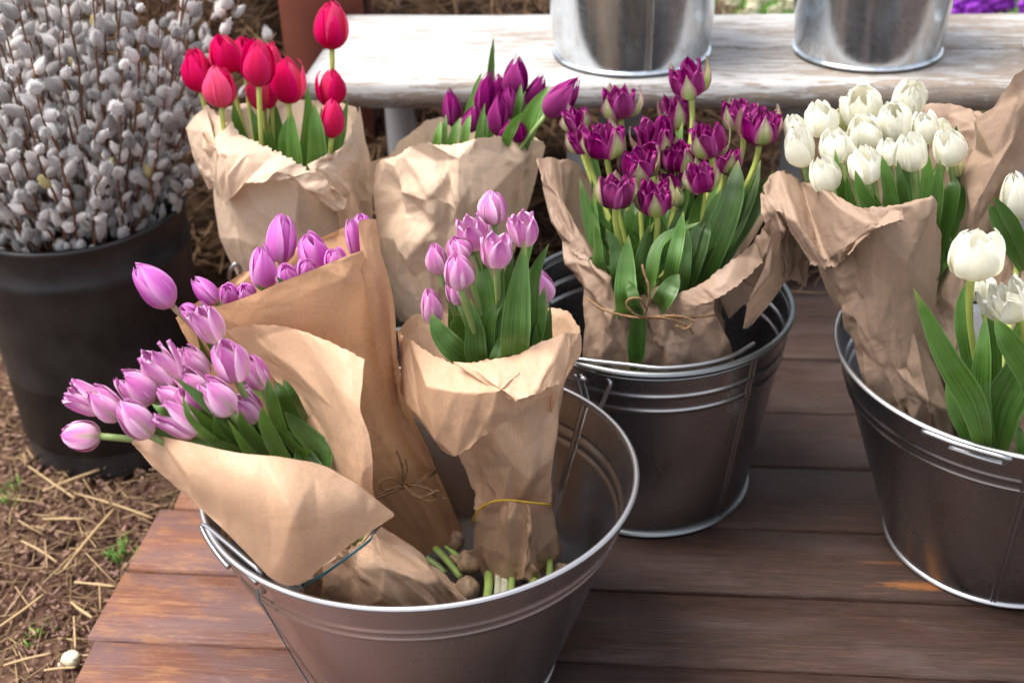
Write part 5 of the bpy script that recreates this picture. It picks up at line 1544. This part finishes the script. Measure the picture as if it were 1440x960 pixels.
# A orchid pink
put_bunch('pink', [
    ((243, 431), (187, 370), 47, 1.175, "orchid pink tulip on a bare stem, alone at the far left over the black pot", dict(stem=STEM_P)),
    ((395, 370), (398, 299), 42, 1.215, "tallest orchid pink tulip, centre of the row above the smooth paper cone"),
    ((372, 408), (366, 342), 38, 1.175, "orchid pink tulip just left of the tallest one"),
    ((446, 380), (430, 326), 40, 1.205, "orchid pink tulip just right of the tallest one"),
    ((406, 402), (402, 372), 32, 1.165, "small orchid pink tulip tucked below the tallest one"),
    ((432, 390), (431, 364), 26, 1.165, "small pink bud right of the tucked-in one"),
    ((475, 380), (466, 350), 30, 1.195, "short orchid pink tulip half sunk behind the cone's edge"),
    ((507, 368), (492, 302), 26, 1.235, "orchid pink tulip standing in the corner of the cone, left of the paper strip"),
    ((514, 330), (506, 300), 24, 1.265, "pale orchid petals peeping over the cone's corner"),
    ((306, 427), (271, 391), 30, 1.175, "orchid pink tulip pointing left on the lower edge of the cone"),
    ((326, 423), (317, 401), 28, 1.165, "small pink bud right of the one pointing left"),
    ((352, 419), (342, 402), 27, 1.165, "small pink bud beside the left large head"),
    ((276, 441), (253, 430), 22, 1.165, "tiny pink bud at the lower left end of the cone edge")],
    PY(575, 690, 1.17), "orchid pink tulips in the smooth cone", kind='pink', bend=.3, style='closed', Lmin=1.2)
leaves_auto('pink', 12, None, (.7, .93), (.008, .011), .010, LEAF, 7, .7, 7)
for p, w in [([(440, 450, 1.14), (420, 420, 1.14), (400, 400, 1.14), (388, 388, 1.14)], 10), ([(430, 450, 1.14), (400, 430, 1.14), (380, 415, 1.14), (358, 398, 1.14)], 10)]:
    leaf_px('pink', p, w, .4)

# B lilac
put_bunch('lilac', [
    ((307, 480), (272, 431), 38, 1.05, "lilac tulip at the top of the near bunch, pointing up-left over the cone edge"),
    ((246, 541), (207, 490), 46, 1.00, "lilac tulip at the upper left of the cluster, opening towards the left"),
    ((290, 531), (257, 487), 36, 1.06, "lilac tulip at the back between the two upper heads"),
    ((334, 536), (310, 480), 46, .985, "big half-open lilac tulip on a thick grey-green stem, upper centre"),
    ((372, 546), (345, 500), 36, 1.02, "lilac tulip at the right end of the near cluster"),
    ((218, 564), (168, 526), 46, .985, "deeper pink lilac tulip left of the centre"),
    ((146, 576), (92, 545), 38, .98, "outer left lilac tulip, second from the left, pointing left"),
    ((170, 590), (125, 546), 38, .96, "lilac tulip with green leaf before it, right of the outer left one"),
    ((213, 614), (167, 562), 42, .94, "plain smooth lilac tulip lying on the flap's left corner", dict(style='closed')),
    ((142, 613), (87, 612), 42, .965, "leftmost pink tulip, lying level on a bare stem beyond the paper", dict(style='cup')),
    ((287, 556), (252, 520), 36, 1.00, "lilac tulip half hidden in the middle of the cluster"),
    ((326, 582), (282, 532), 44, .955, "lilac tulip low at the centre front over the leaves"),
    ((262, 572), (220, 540), 34, .985, "pale pinkish lilac tulip behind the green leaves, left of centre"),
    ((278, 610), (220, 572), 42, .945, "ruffled lilac tulip low at the paper's edge under the leaves"),
    ((364, 592), (332, 552), 36, .99, "lilac tulip low at the right, behind the leaf tips"),
    ((200, 545), (178, 560), 24, 1.0, "small lilac head showing between the outer left ones"),
    ((275, 580), (255, 545), 34, .975, "lilac petals deep in the cluster above the ruffled one")],
    PY(505, 760, .985), "pale lilac tulips in the near bunch", kind='lilac', bend=.28, style='cup', Lmin=1.25, layers=(3, 4), neck=PY(385, 650, 1.0))
L_ = [([(440, 680, 1.020), (370, 630, 0.985), (300, 575, 0.947), (245, 530, 0.942)], 24, -.3), ([(445, 690, 1.010), (370, 640, 0.975), (300, 600, 0.960), (262, 565, 0.942)], 22, .3),
      ([(440, 700, 1.000), (390, 650, 0.970), (350, 610, 0.955), (336, 575, 0.937)], 26, .2), ([(400, 690, 0.990), (350, 650, 0.960), (312, 615, 0.950), (300, 580, 0.932)], 18, .5),
      ([(430, 680, 1.030), (400, 630, 1.010), (382, 570, 0.982), (376, 530, 0.987)], 24, -.4), ([(440, 670, 1.040), (420, 610, 1.030), (400, 560, 1.012), (385, 535, 1.022)], 26, .3),
      ([(440, 660, 1.060), (430, 600, 1.060), (412, 560, 1.042), (398, 532, 1.052)], 26, .5), ([(420, 690, 0.990), (380, 665, 0.960), (350, 640, 0.945), (320, 590, 0.922)], 22, -.4),
      ([(340, 650, 0.970), (270, 625, 0.950), (220, 606, 0.950), (165, 590, 0.937)], 16, .3), ([(330, 650, 0.980), (270, 610, 0.965), (230, 580, 0.947), (214, 568, 0.952)], 14, -.5),
      ([(360, 660, 0.970), (310, 625, 0.950), (270, 590, 0.927), (256, 555, 0.932)], 13, .4), ([(400, 670, 0.990), (340, 640, 0.955), (290, 620, 0.945), (240, 608, 0.950)], 18, .2),
      ([(450, 690, 1.030), (440, 650, 1.025), (434, 620, 1.020), (430, 600, 1.020)], 16, .2), ([(380, 560, 1.042), (340, 510, 1.062), (318, 485, 1.072), (305, 458, 1.082)], 13, .3),
      ([(370, 560, 1.042), (330, 520, 1.052), (300, 490, 1.052), (282, 462, 1.042)], 14, -.2), ([(430, 690, 0.980), (395, 640, 0.955), (375, 600, 0.950), (368, 570, 0.937)], 24, .1)]
for p, w, f in L_: leaf_px('lilac', p, w, f)
leaves_auto('lilac', 26, None, (.45, .85), (.009, .014), .018, LEAF, 9, .6)

# C upright pink-lilac
put_bunch('upright', [
    ((695, 316), (691, 267), 38, 1.16, "topmost tulip of the upright pink bunch", dict(style='closed')),
    ((672, 351), (656, 307), 38, 1.14, "pink tulip with open frilly mouth, left below the topmost one", dict(style='open')),
    ((698, 376), (699, 328), 43, 1.09, "pale pink-edged tulip at the centre front of the upright bunch"),
    ((738, 346), (732, 300), 40, 1.13, "pink tulip at the right top of the upright bunch with a leaf before it"),
    ((618, 386), (610, 341), 30, 1.13, "small pink tulip at the left, second from the left edge of the upright bunch", dict(style='closed')),
    ((648, 407), (641, 355), 39, 1.07, "pink tulip with green stripe, front left of the upright bunch", dict(style='closed')),
    ((653, 368), (636, 333), 34, 1.12, "pink tulip behind the green-striped one", dict(style='closed')),
    ((610, 456), (602, 405), 30, 1.12, "lowest pink tulip at the far left, sunk in the paper", dict(style='closed')),
    ((768, 426), (756, 380), 32, 1.14, "pink tulip at the far right, half behind leaves", dict(style='closed')),
    ((646, 428), (632, 393), 26, 1.12, "shaded pink bud low behind the green-striped head", dict(style='closed')),
    ((690, 338), (680, 304), 26, 1.19, "pink petals behind the frilly-mouthed head", dict(style='closed'))],
    PY(720, 706, 1.135), "pink tulips in the upright bunch", kind='lilac', bend=.25, style='cup', Lmin=1.2, neck=PY(716, 590, 1.17))
for p, w, f in [([(690, 560, 1.130), (650, 500, 1.100), (620, 470, 1.095), (606, 440, 1.105)], 34, -.1),
                ([(680, 560, 1.120), (674, 510, 1.095), (668, 465, 1.090), (661, 418, 1.100)], 32, .1),
                ([(700, 560, 1.140), (690, 480, 1.130), (685, 410, 1.130), (674, 355, 1.150)], 34, .3),
                ([(705, 560, 1.120), (690, 500, 1.100), (690, 450, 1.095), (710, 417, 1.100)], 22, .5),
                ([(712, 560, 1.110), (704, 500, 1.095), (704, 440, 1.095), (708, 360, 1.105)], 16, .2),
                ([(722, 570, 1.090), (722, 490, 1.065), (728, 420, 1.065), (738, 338, 1.085)], 42, -.15),
                ([(745, 560, 1.130), (752, 480, 1.120), (760, 440, 1.120), (766, 402, 1.130)], 20, .3),
                ([(735, 560, 1.130), (742, 470, 1.120), (750, 390, 1.120), (772, 342, 1.130)], 22, -.4),
                ([(700, 560, 1.090), (698, 515, 1.075), (706, 485, 1.075), (714, 458, 1.080)], 22, .1),
                ([(755, 560, 1.150), (765, 500, 1.140), (770, 460, 1.140), (774, 430, 1.150)], 16, .2),
                ([(750, 550, 1.120), (752, 510, 1.110), (753, 480, 1.110), (754, 455, 1.115)], 11, .1),
                ([(745, 520, 1.140), (742, 450, 1.140), (745, 420, 1.140), (752, 395, 1.150)], 26, .6),
                ([(660, 550, 1.150), (650, 480, 1.150), (640, 430, 1.150), (632, 390, 1.160)], 22, .3),
                ([(720, 540, 1.150), (712, 450, 1.150), (712, 400, 1.150), (722, 350, 1.160)], 20, -.5),
                ([(735, 500, 1.150), (733, 420, 1.150), (738, 370, 1.150), (757, 318, 1.160)], 14, .3),
                ([(690, 430, 1.130), (680, 380, 1.140), (664, 355, 1.145), (650, 320, 1.150)], 12, .2)]:
    p[0] = (714, 530, 1.165); leaf_px('upright', p, w, f)
leaves_auto('upright', 16, None, (.5, .85), (.009, .013), .016, LEAF, 12, .85)

# D wine purple doubles
put_bunch('wine', [
    ((873, 167), (868, 120), 42, 1.52, "double purple tulip, upper left, pink-white guard petals, against the bench"),
    ((972, 136), (965, 84), 42, 1.50, "highest double purple tulip, greenish bud-like, before the bench bucket"),
    ((953, 180), (947, 132), 35, 1.52, "dark double purple tulip right below the bench edge, left of the highest stem"),
    ((853, 221), (845, 172), 50, 1.38, "widest double purple tulip at the left, seen from above"),
    ((921, 213), (918, 172), 44, 1.42, "double purple tulip with pale streaks, upper centre"),
    ((898, 252), (895, 207), 46, 1.36, "double purple tulip in the centre of the bunch"),
    ((952, 240), (948, 199), 42, 1.40, "dark double purple tulip right of the centre"),
    ((865, 292), (868, 243), 48, 1.31, "lowest left double purple tulip in front with green-tipped guard petal"),
    ((924, 301), (920, 255), 42, 1.31, "lowest centre double purple tulip in front on a yellow-green stem"),
    ((1001, 220), (990, 170), 42, 1.37, "tall-standing double purple tulip at the right with green guard petal"),
    ((988, 270), (980, 226), 40, 1.33, "double purple tulip with pale green stripes, lower right of centre"),
    ((1044, 182), (1036, 140), 40, 1.47, "dark double purple tulip at the upper right, behind the rightmost"),
    ((1068, 202), (1072, 150), 50, 1.40, "rightmost double purple tulip on its own slanting stem"),
    ((812, 184), (806, 148), 33, 1.46, "double purple tulip at the far left, behind the bending slender one"),
    ((823, 214), (812, 178), 35, 1.42, "double purple tulip below the far left one"),
    ((1020, 243), (1027, 204), 31, 1.42, "shaded double purple tulip tucked behind the right-hand heads"),
    ((948, 270), (946, 236), 35, 1.40, "deep shaded double purple tulip under the centre heads"),
    ((955, 292), (952, 262), 18, 1.38, "green bud among the double purple tulips", dict(kind='bud', style='slender', guards=0))],
    PY(905, 452, 1.34), "double purple tulips in the back bucket", kind='double', style='double', layers=(5, 4), guards=3, bend=.3, stem=STEM_Y, Lmin=1.05, rstem=.003)
for p, w, f in [([(890, 470, 1.36), (850, 420, 1.33), (838, 360, 1.35), (835, 260, 1.38)], 26, .2), ([(890, 470, 1.36), (872, 400, 1.29), (866, 350, 1.30), (852, 320, 1.31)], 22, .1),
                ([(885, 480, 1.36), (880, 430, 1.27), (880, 380, 1.28), (884, 330, 1.30)], 32, -.1), ([(900, 470, 1.36), (915, 400, 1.27), (930, 340, 1.28), (985, 312, 1.30)], 18, .6),
                ([(930, 440, 1.36), (944, 380, 1.27), (955, 330, 1.28), (961, 297, 1.29)], 20, .1), ([(950, 440, 1.36), (968, 380, 1.31), (985, 330, 1.32), (998, 312, 1.33)], 36, .2),
                ([(970, 430, 1.36), (1000, 360, 1.34), (1030, 280, 1.36), (1038, 225, 1.40)], 40, .3), ([(975, 430, 1.36), (1020, 350, 1.37), (1060, 290, 1.40), (1088, 238, 1.42)], 30, -.2),
                ([(960, 440, 1.36), (1010, 360, 1.37), (1050, 280, 1.40), (1070, 225, 1.43)], 30, .4), ([(915, 450, 1.36), (930, 425, 1.255), (945, 400, 1.255), (955, 385, 1.26)], 28, .1),
                ([(893, 520, 1.275), (895, 490, 1.27), (898, 450, 1.265), (896, 420, 1.265)], 26, .0), ([(905, 450, 1.36), (895, 430, 1.26), (888, 405, 1.26), (882, 395, 1.27)], 16, .3),
                ([(930, 430, 1.36), (935, 380, 1.35), (930, 330, 1.36), (925, 300, 1.37)], 26, .3), ([(960, 420, 1.36), (975, 340, 1.33), (978, 300, 1.33), (990, 262, 1.32)], 18, .2),
                ([(910, 440, 1.36), (900, 370, 1.38), (890, 320, 1.39), (884, 290, 1.40)], 30, .4), ([(870, 430, 1.36), (850, 370, 1.37), (830, 310, 1.40), (815, 250, 1.43)], 24, .3),
                ([(955, 400, 1.36), (965, 330, 1.37), (962, 290, 1.38), (960, 240, 1.39)], 16, .2), ([(950, 440, 1.36), (960, 395, 1.30), (965, 350, 1.31), (968, 322, 1.32)], 18, -.2)]:
    leaf_px('wine', p, w, f)
leaves_auto('wine', 34, None, (.6, .88), (.008, .013), .032, LEAF, 14, .45)

# E white bunch
put_bunch('white', [
    ((1131, 233), (1121, 173), 40, 1.33, "leftmost large white tulip of the big bunch"),
    ((1156, 192), (1149, 142), 44, 1.38, "white tulip at the upper left of the big bunch"),
    ((1165, 271), (1153, 221), 42, 1.27, "white tulip hanging lowest over the paper collar"),
    ((1175, 230), (1170, 180), 42, 1.32, "white tulip right of the leftmost one"),
    ((1221, 257), (1212, 205), 48, 1.25, "white tulip with many pointed petals, front of the big bunch", dict(layers=(3, 4))),
    ((1213, 172), (1211, 125), 52, 1.42, "big white tulip at the top, left of the highest", dict(layers=(3, 4))),
    ((1221, 208), (1211, 162), 46, 1.36, "cream white tulip with yellow throat in the middle", dict(layers=(3, 4))),
    ((1260, 197), (1255, 146), 50, 1.37, "big white tulip in the middle right of the bunch", dict(style='cup', layers=(4, 4))),
    ((1275, 158), (1284, 115), 46, 1.43, "highest white tulip of the big bunch", dict(layers=(4, 3))),
    ((1285, 240), (1278, 187), 44, 1.25, "smooth white tulip in front on a bright green stem"),
    ((1302, 203), (1299, 156), 38, 1.35, "white tulip behind the smooth front one"),
    ((1338, 232), (1329, 181), 46, 1.29, "rightmost white tulip of the big bunch", dict(layers=(3, 4))),
    ((1252, 233), (1246, 194), 32, 1.30, "white tulip half hidden left of the smooth front one"),
    ((1122, 203), (1114, 160), 30, 1.40, "white tulip at the back of the left end"),
    ((1325, 194), (1321, 170), 28, 1.38, "small white head behind the rightmost one"),
    ((1345, 246), (1342, 224), 24, 1.32, "small greenish white bud under the rightmost head", dict(kind='bud')),
    ((1182, 190), (1180, 152), 24, 1.42, "yellowish bud standing behind the left white heads", dict(kind='bud')),
    ((1197, 230), (1190, 182), 36, 1.36, "white tulip deep in the bunch above the pointed-petalled one")],
    PY(1270, 520, 1.25), "white tulips in the big bunch", kind='white', style='cup', bend=.3, Lmin=1.15, layers=(3, 3), rstem=.003)
for p, w, f in [([(1280, 400, 1.26), (1245, 320, 1.24), (1215, 275, 1.23), (1202, 238, 1.23)], 22, .1), ([(1275, 400, 1.26), (1260, 310, 1.24), (1248, 250, 1.235), (1240, 218, 1.24)], 20, .3),
                ([(1285, 400, 1.26), (1275, 310, 1.24), (1268, 260, 1.23), (1262, 225, 1.235)], 16, .2), ([(1300, 400, 1.26), (1310, 320, 1.24), (1318, 270, 1.235), (1322, 224, 1.24)], 22, .1),
                ([(1305, 400, 1.28), (1328, 320, 1.27), (1340, 270, 1.27), (1343, 248, 1.28)], 26, .4), ([(1230, 380, 1.28), (1200, 300, 1.28), (1182, 260, 1.28), (1174, 208, 1.29)], 18, .2),
                ([(1240, 380, 1.27), (1205, 310, 1.26), (1195, 275, 1.26), (1190, 245, 1.26)], 14, .1), ([(1290, 400, 1.28), (1300, 320, 1.27), (1306, 260, 1.27), (1302, 205, 1.28)], 26, .5),
                ([(1260, 400, 1.28), (1240, 320, 1.27), (1232, 290, 1.27), (1228, 270, 1.27)], 18, .1), ([(1320, 380, 1.30), (1345, 310, 1.29), (1352, 280, 1.29), (1354, 258, 1.29)], 16, .2),
                ([(1310, 250, 1.38), (1338, 200, 1.39), (1344, 188, 1.40), (1345, 176, 1.40)], 9, .2)]:
    leaf_px('white', p, w, f)
leaves_auto('white', 30, None, (.6, .90), (.009, .014), .028, LEAF, 16, .35)

# F loose white at the right border
put_bunch('loose', [
    ((1366, 389), (1376, 322), 68, 1.10, "big open white tulip on a yellow-green stem, front of the right tub", dict(style='cup', layers=(3, 3))),
    ((1432, 446), (1404, 402), 54, 1.09, "ruffled double white tulip at the right border, lowest white head", dict(style='double', layers=(5, 5), guards=2)),
    ((1383, 419), (1380, 388), 38, 1.16, "white tulip hidden behind the big open one", dict(style='closed')),
    ((1430, 309), (1424, 240), 40, 1.24, "tall closed white tulip at the right border, above the big open one", dict(style='closed')),
    ((1408, 264), (1402, 228), 26, 1.32, "pale greenish bud between the tall panel and the closed white tulip", dict(kind='bud', style='closed'))],
    PY(1385, 625, 1.13), "loose white tulips at the right border", kind='white', stem=STEM_Y, bend=.3, Lmin=1.1, rstem=.0035)
for p, w, f in [([(1385, 640, 1.09), (1370, 570, 1.06), (1330, 500, 1.045), (1284, 404, 1.05)], 40, .1), ([(1395, 640, 1.10), (1380, 560, 1.08), (1382, 500, 1.075), (1386, 440, 1.09)], 28, .1),
                ([(1400, 640, 1.10), (1410, 580, 1.08), (1440, 520, 1.075), (1470, 450, 1.09)], 58, .2), ([(1390, 620, 1.12), (1362, 500, 1.12), (1352, 440, 1.13), (1360, 392, 1.14)], 22, .1),
                ([(1400, 600, 1.13), (1398, 520, 1.12), (1396, 460, 1.12), (1398, 420, 1.13)], 26, .3), ([(1470, 600, 1.09), (1450, 530, 1.05), (1420, 480, 1.035), (1398, 446, 1.04)], 38, .2),
                ([(1440, 680, 1.08), (1436, 640, 1.07), (1434, 610, 1.07), (1432, 598, 1.08)], 12, .1), ([(1380, 640, 1.10), (1355, 600, 1.09), (1340, 560, 1.09), (1336, 500, 1.10)], 22, .3),
                ([(1440, 380, 1.22), (1420, 340, 1.22), (1404, 310, 1.225), (1390, 286, 1.23)], 26, .1), ([(1450, 380, 1.21), (1432, 330, 1.21), (1415, 300, 1.215), (1396, 275, 1.22)], 20, .3),
                ([(1405, 620, 1.12), (1425, 540, 1.14), (1440, 470, 1.15), (1440, 430, 1.16)], 34, .3)]:
    leaf_px('loose', p, w, f)

# flowers standing in the bench buckets (above the frame, seen mirrored in nothing but kept for the place)
# ------------------------------------------------------------------ bulbs and cut stems in the front tub
def bulb(px, py, y, r, lab):
    c = PY(px, py, y)
    root = empty("tulip_bulb", c - np.array([0, 0, r]), lab, "bulb", "bulbs in the front tub")
    V, F, T = blob(c, (r, r * .95, r * 1.05), px, 22, .05)
    add("skin", mesh_np("skin", V, F, BULB, T), root)
    V, F, T = tube([c + np.array([0, 0, -r * .3]), c + np.array([-r * 1.0, r * .5, -r * .2]), c + np.array([-r * 1.5, r * .9, 0])], [r * .5, r * .3, r * .2], 6, 8)
    add("neck", mesh_np("neck", V, F, BULB, T), root)
bulb(657, 828, 1.085, .0145, "round brown bulb at the tip of the near paper tail")
bulb(660, 790, 1.13, .0145, "shaded brown bulb behind the front one, left of the yellow-banded wrap")
bulb(790, 806, 1.10, .012, "pale bulb between the yellow-banded wrap and the tub's right wall")
bulb(640, 760, 1.17, .012, "dark bulb deepest in the tub under the smooth cone's corner")
def cut(a, b, r, mat, lab, hole=True):
    A, B = PY(*a), PY(*b)
    V, F, T = tube([A, (A + B) / 2 + np.array([.001, 0, .001]), B], [r, r * 1.02, r * .95], 10, 8)
    tag(add("cut_stem", mesh_np("cut_stem", V, F, mat, T)), lab, "tulip stem", "cut stem ends in the front tub")
cut((612, 770, 1.16), (648, 812, 1.12), .0042, CUTSTEM, "green stem end slanting from under the smooth cone, lower one")
cut((618, 758, 1.18), (645, 785, 1.15), .0038, CUTSTEM, "green stem end slanting from under the smooth cone, upper one")
cut((600, 785, 1.13), (626, 806, 1.11), .0038, STEM, "dark green stem end beside the near paper tail")
for k, (x, y, m, l) in enumerate([(685, 830, CUTSTEM, "green stem end leftmost below the yellow-banded wrap"), (698, 832, CUTPALE, "whitish stem end, second below the yellow-banded wrap"),
                     (708, 832, CUTPALE, "thin pale stem end below the middle of the yellow-banded wrap"), (718, 826, CUTSTEM, "bright green stem end below the middle of the yellow-banded wrap"),
                     (749, 818, CUTSTEM, "bright green stem end below the right of the yellow-banded wrap"), (771, 812, CUTSTEM, "small green stem end near the tub's front right wall")]):
    cut((x + 2, y - 24, 1.10), (x - 1, y + 16, 1.055), .0048 if k % 2 == 0 else .0038, m, l)
# dark wet litter filling the bottom of the tub
seg = 60
zz = .030
V, F, T = lathe([(.134, zz), (.10, zz + .004), (.06, zz + .002), (.0005, zz + .005)], seg)
add("litter", mesh_np("litter", V, F, WETSOIL, T), FT, loc=(0, 0, 0))
for rt_, rad in ((BB, .134), (GB, .124), (RT, .142)):
    V, F, T = lathe([(rad, .05), (.0005, .052)], 48)
    add("water", mesh_np("water", V, F, WETSOIL, T), rt_, loc=(0, 0, 0))

# ------------------------------------------------------------------ pussy willow
def catkin_mesh(seed):
    rs = np.random.default_rng(seed)
    seg, n = 8, 8
    s = np.linspace(0, 1, n)
    r = np.interp(s, [0, .12, .35, .6, .85, 1], [.28, .78, 1, .92, .52, .06]) * .5
    th = np.arange(seg) / seg * 6.283
    R_ = r[:, None] * (1 + rs.uniform(-.06, .06, (n, seg)))
    V = np.stack([R_ * np.cos(th), R_ * np.sin(th), np.repeat(s[:, None], seg, 1)], -1).reshape(-1, 3)
    uv = np.stack([np.repeat((th / 6.283)[None], n, 0), np.repeat(s[:, None], seg, 1)], -1).reshape(-1, 2)
    Fq = grid_faces(n, seg, True)
    k = 120     # silky hairs standing off the body
    hs_ = rs.uniform(.05, 1.0, k); ha = rs.uniform(0, 6.283, k)
    hr = np.interp(hs_, s, r) * .96
    P0 = np.stack([hr * np.cos(ha), hr * np.sin(ha), hs_], -1)
    out = np.stack([np.cos(ha), np.sin(ha), rs.uniform(.2, .9, k)], -1)
    P1 = P0 + out * rs.uniform(.07, .17, k)[:, None]
    sd = np.stack([-np.sin(ha), np.cos(ha), 0 * ha], -1) * .022
    HV = np.stack([P0 - sd, P0 + sd, P1 + sd * .25, P1 - sd * .25], 1).reshape(-1, 3)
    HF = np.arange(4 * k).reshape(-1, 4) + len(V)
    uv = np.concatenate([uv, np.tile([[3.0, 1.0]], (4 * k, 1))])
    return mesh_np("catkin", np.concatenate([V, HV]), np.concatenate([Fq, HF]), CATKIN, uv)
CK = [catkin_mesh(i) for i in range(5)]
CKY = [m.copy() for m in CK[:2]]
for m in CKY: m.materials.clear(); m.materials.append(CATKIN_Y)
WB_ = "pussy willow branch dense with silver catkins in the black pot"
def branch(p0, p1, lean, n, label=WB_, group="pussy willow branches in the black pot", r0=.0022, cs=(.0175, .0125)):
    p0, p1 = np.asarray(p0, float), np.asarray(p1, float)
    mid = (p0 + p1) / 2 + np.asarray(lean)
    ts = np.linspace(0, 1, 9)[:, None]
    bez = (1 - ts) ** 2 * p0 + 2 * (1 - ts) * ts * mid + ts ** 2 * p1
    bez[1:-1] += nr.normal(0, .004, (7, 3))
    root = empty("willow_branch", p0, label, "willow branch", group)
    V, F, T = tube(bez, [r0, r0 * .75, r0 * .4], 5, 14)
    add("twig", mesh_np("twig", V, F, TWIG, T), root)
    L = np.linalg.norm(p1 - p0)
    ph = rnd.uniform(0, 6)
    for i in range(n):
        t = (i + rnd.uniform(0, .5)) / n * .86 + .14
        k = min(t, 1) * 8
        p = np.array([np.interp(k, range(9), bez[:, j]) for j in range(3)])
        a = ph + i * 2.4
        axis = (p1 - mid) / (np.linalg.norm(p1 - mid) + 1e-9)
        side = np.array([math.cos(a), math.sin(a), 0.0])
        d = axis * .9 + side * rnd.uniform(.3, 1.1) + np.array([rnd.uniform(-.3, .3), rnd.uniform(-.3, .3), 0]); side = side * rnd.uniform(1, 1.8)
        o = bpy.data.objects.new("catkin", rnd.choice(CKY) if rnd.random() < .008 else rnd.choice(CK))
        C.objects.link(o); o.parent = root
        g_ = rnd.uniform(.85, 1.55); l = cs[0] * g_ * rnd.uniform(.95, 1.25); w = cs[1] * g_ * rnd.uniform(.78, 1.05)
        o.matrix_basis = Matrix.Translation(Vector(p + side * r0) - Vector(p0)) @ frame_z(d).to_4x4() @ Matrix.Diagonal((w, w, l, 1))
pc = np.array([-.645, 1.752, .19])
nb = 138
for i in range(nb):
    a = i * 2.399; rr_ = math.sqrt((i + .5) / nb)
    top = .80 - .30 * rnd.random() * rr_ - (.28 * rnd.random() if i % 3 == 0 else 0)
    if i % 5 == 0: top = rnd.uniform(.38, .50)
    p0 = pc + np.array([math.cos(a) * .085 * rr_, math.sin(a) * .085 * rr_, 0])
    sp = .17 + .20 * rnd.random()
    p1 = np.array([pc[0] + math.cos(a) * sp * rr_ * 1.15 + rnd.uniform(-.02, .02), pc[1] + math.sin(a) * sp * rr_ + rnd.uniform(-.02, .02), top])
    p1[0] = min(p1[0], pc[0] + (.20 if top < .58 else .30))
    branch(p0, p1, np.array([math.cos(a), math.sin(a), 0]) * .05 * rr_ + [0, 0, .02], int(10 + (top - .2) * 15))
branch(pc + [.05, .06, 0], PY(306, -40, 1.95), (.06, .02, .03), 16, "pussy willow branch rising at the right side of the pot, close to the post", None, cs=(.018, .011))
branch(pc + [.06, .03, 0], PY(288, 60, 1.85), (.05, .02, .03), 12, "short pussy willow branch at the right edge with big white catkins", None, cs=(.018, .011))
branch(pc + [.06, .05, 0], PY(388, 46, 1.90), (.05, .02, .02), 9, "pussy willow branch reaching right behind the red tulips", None, cs=(.020, .012))
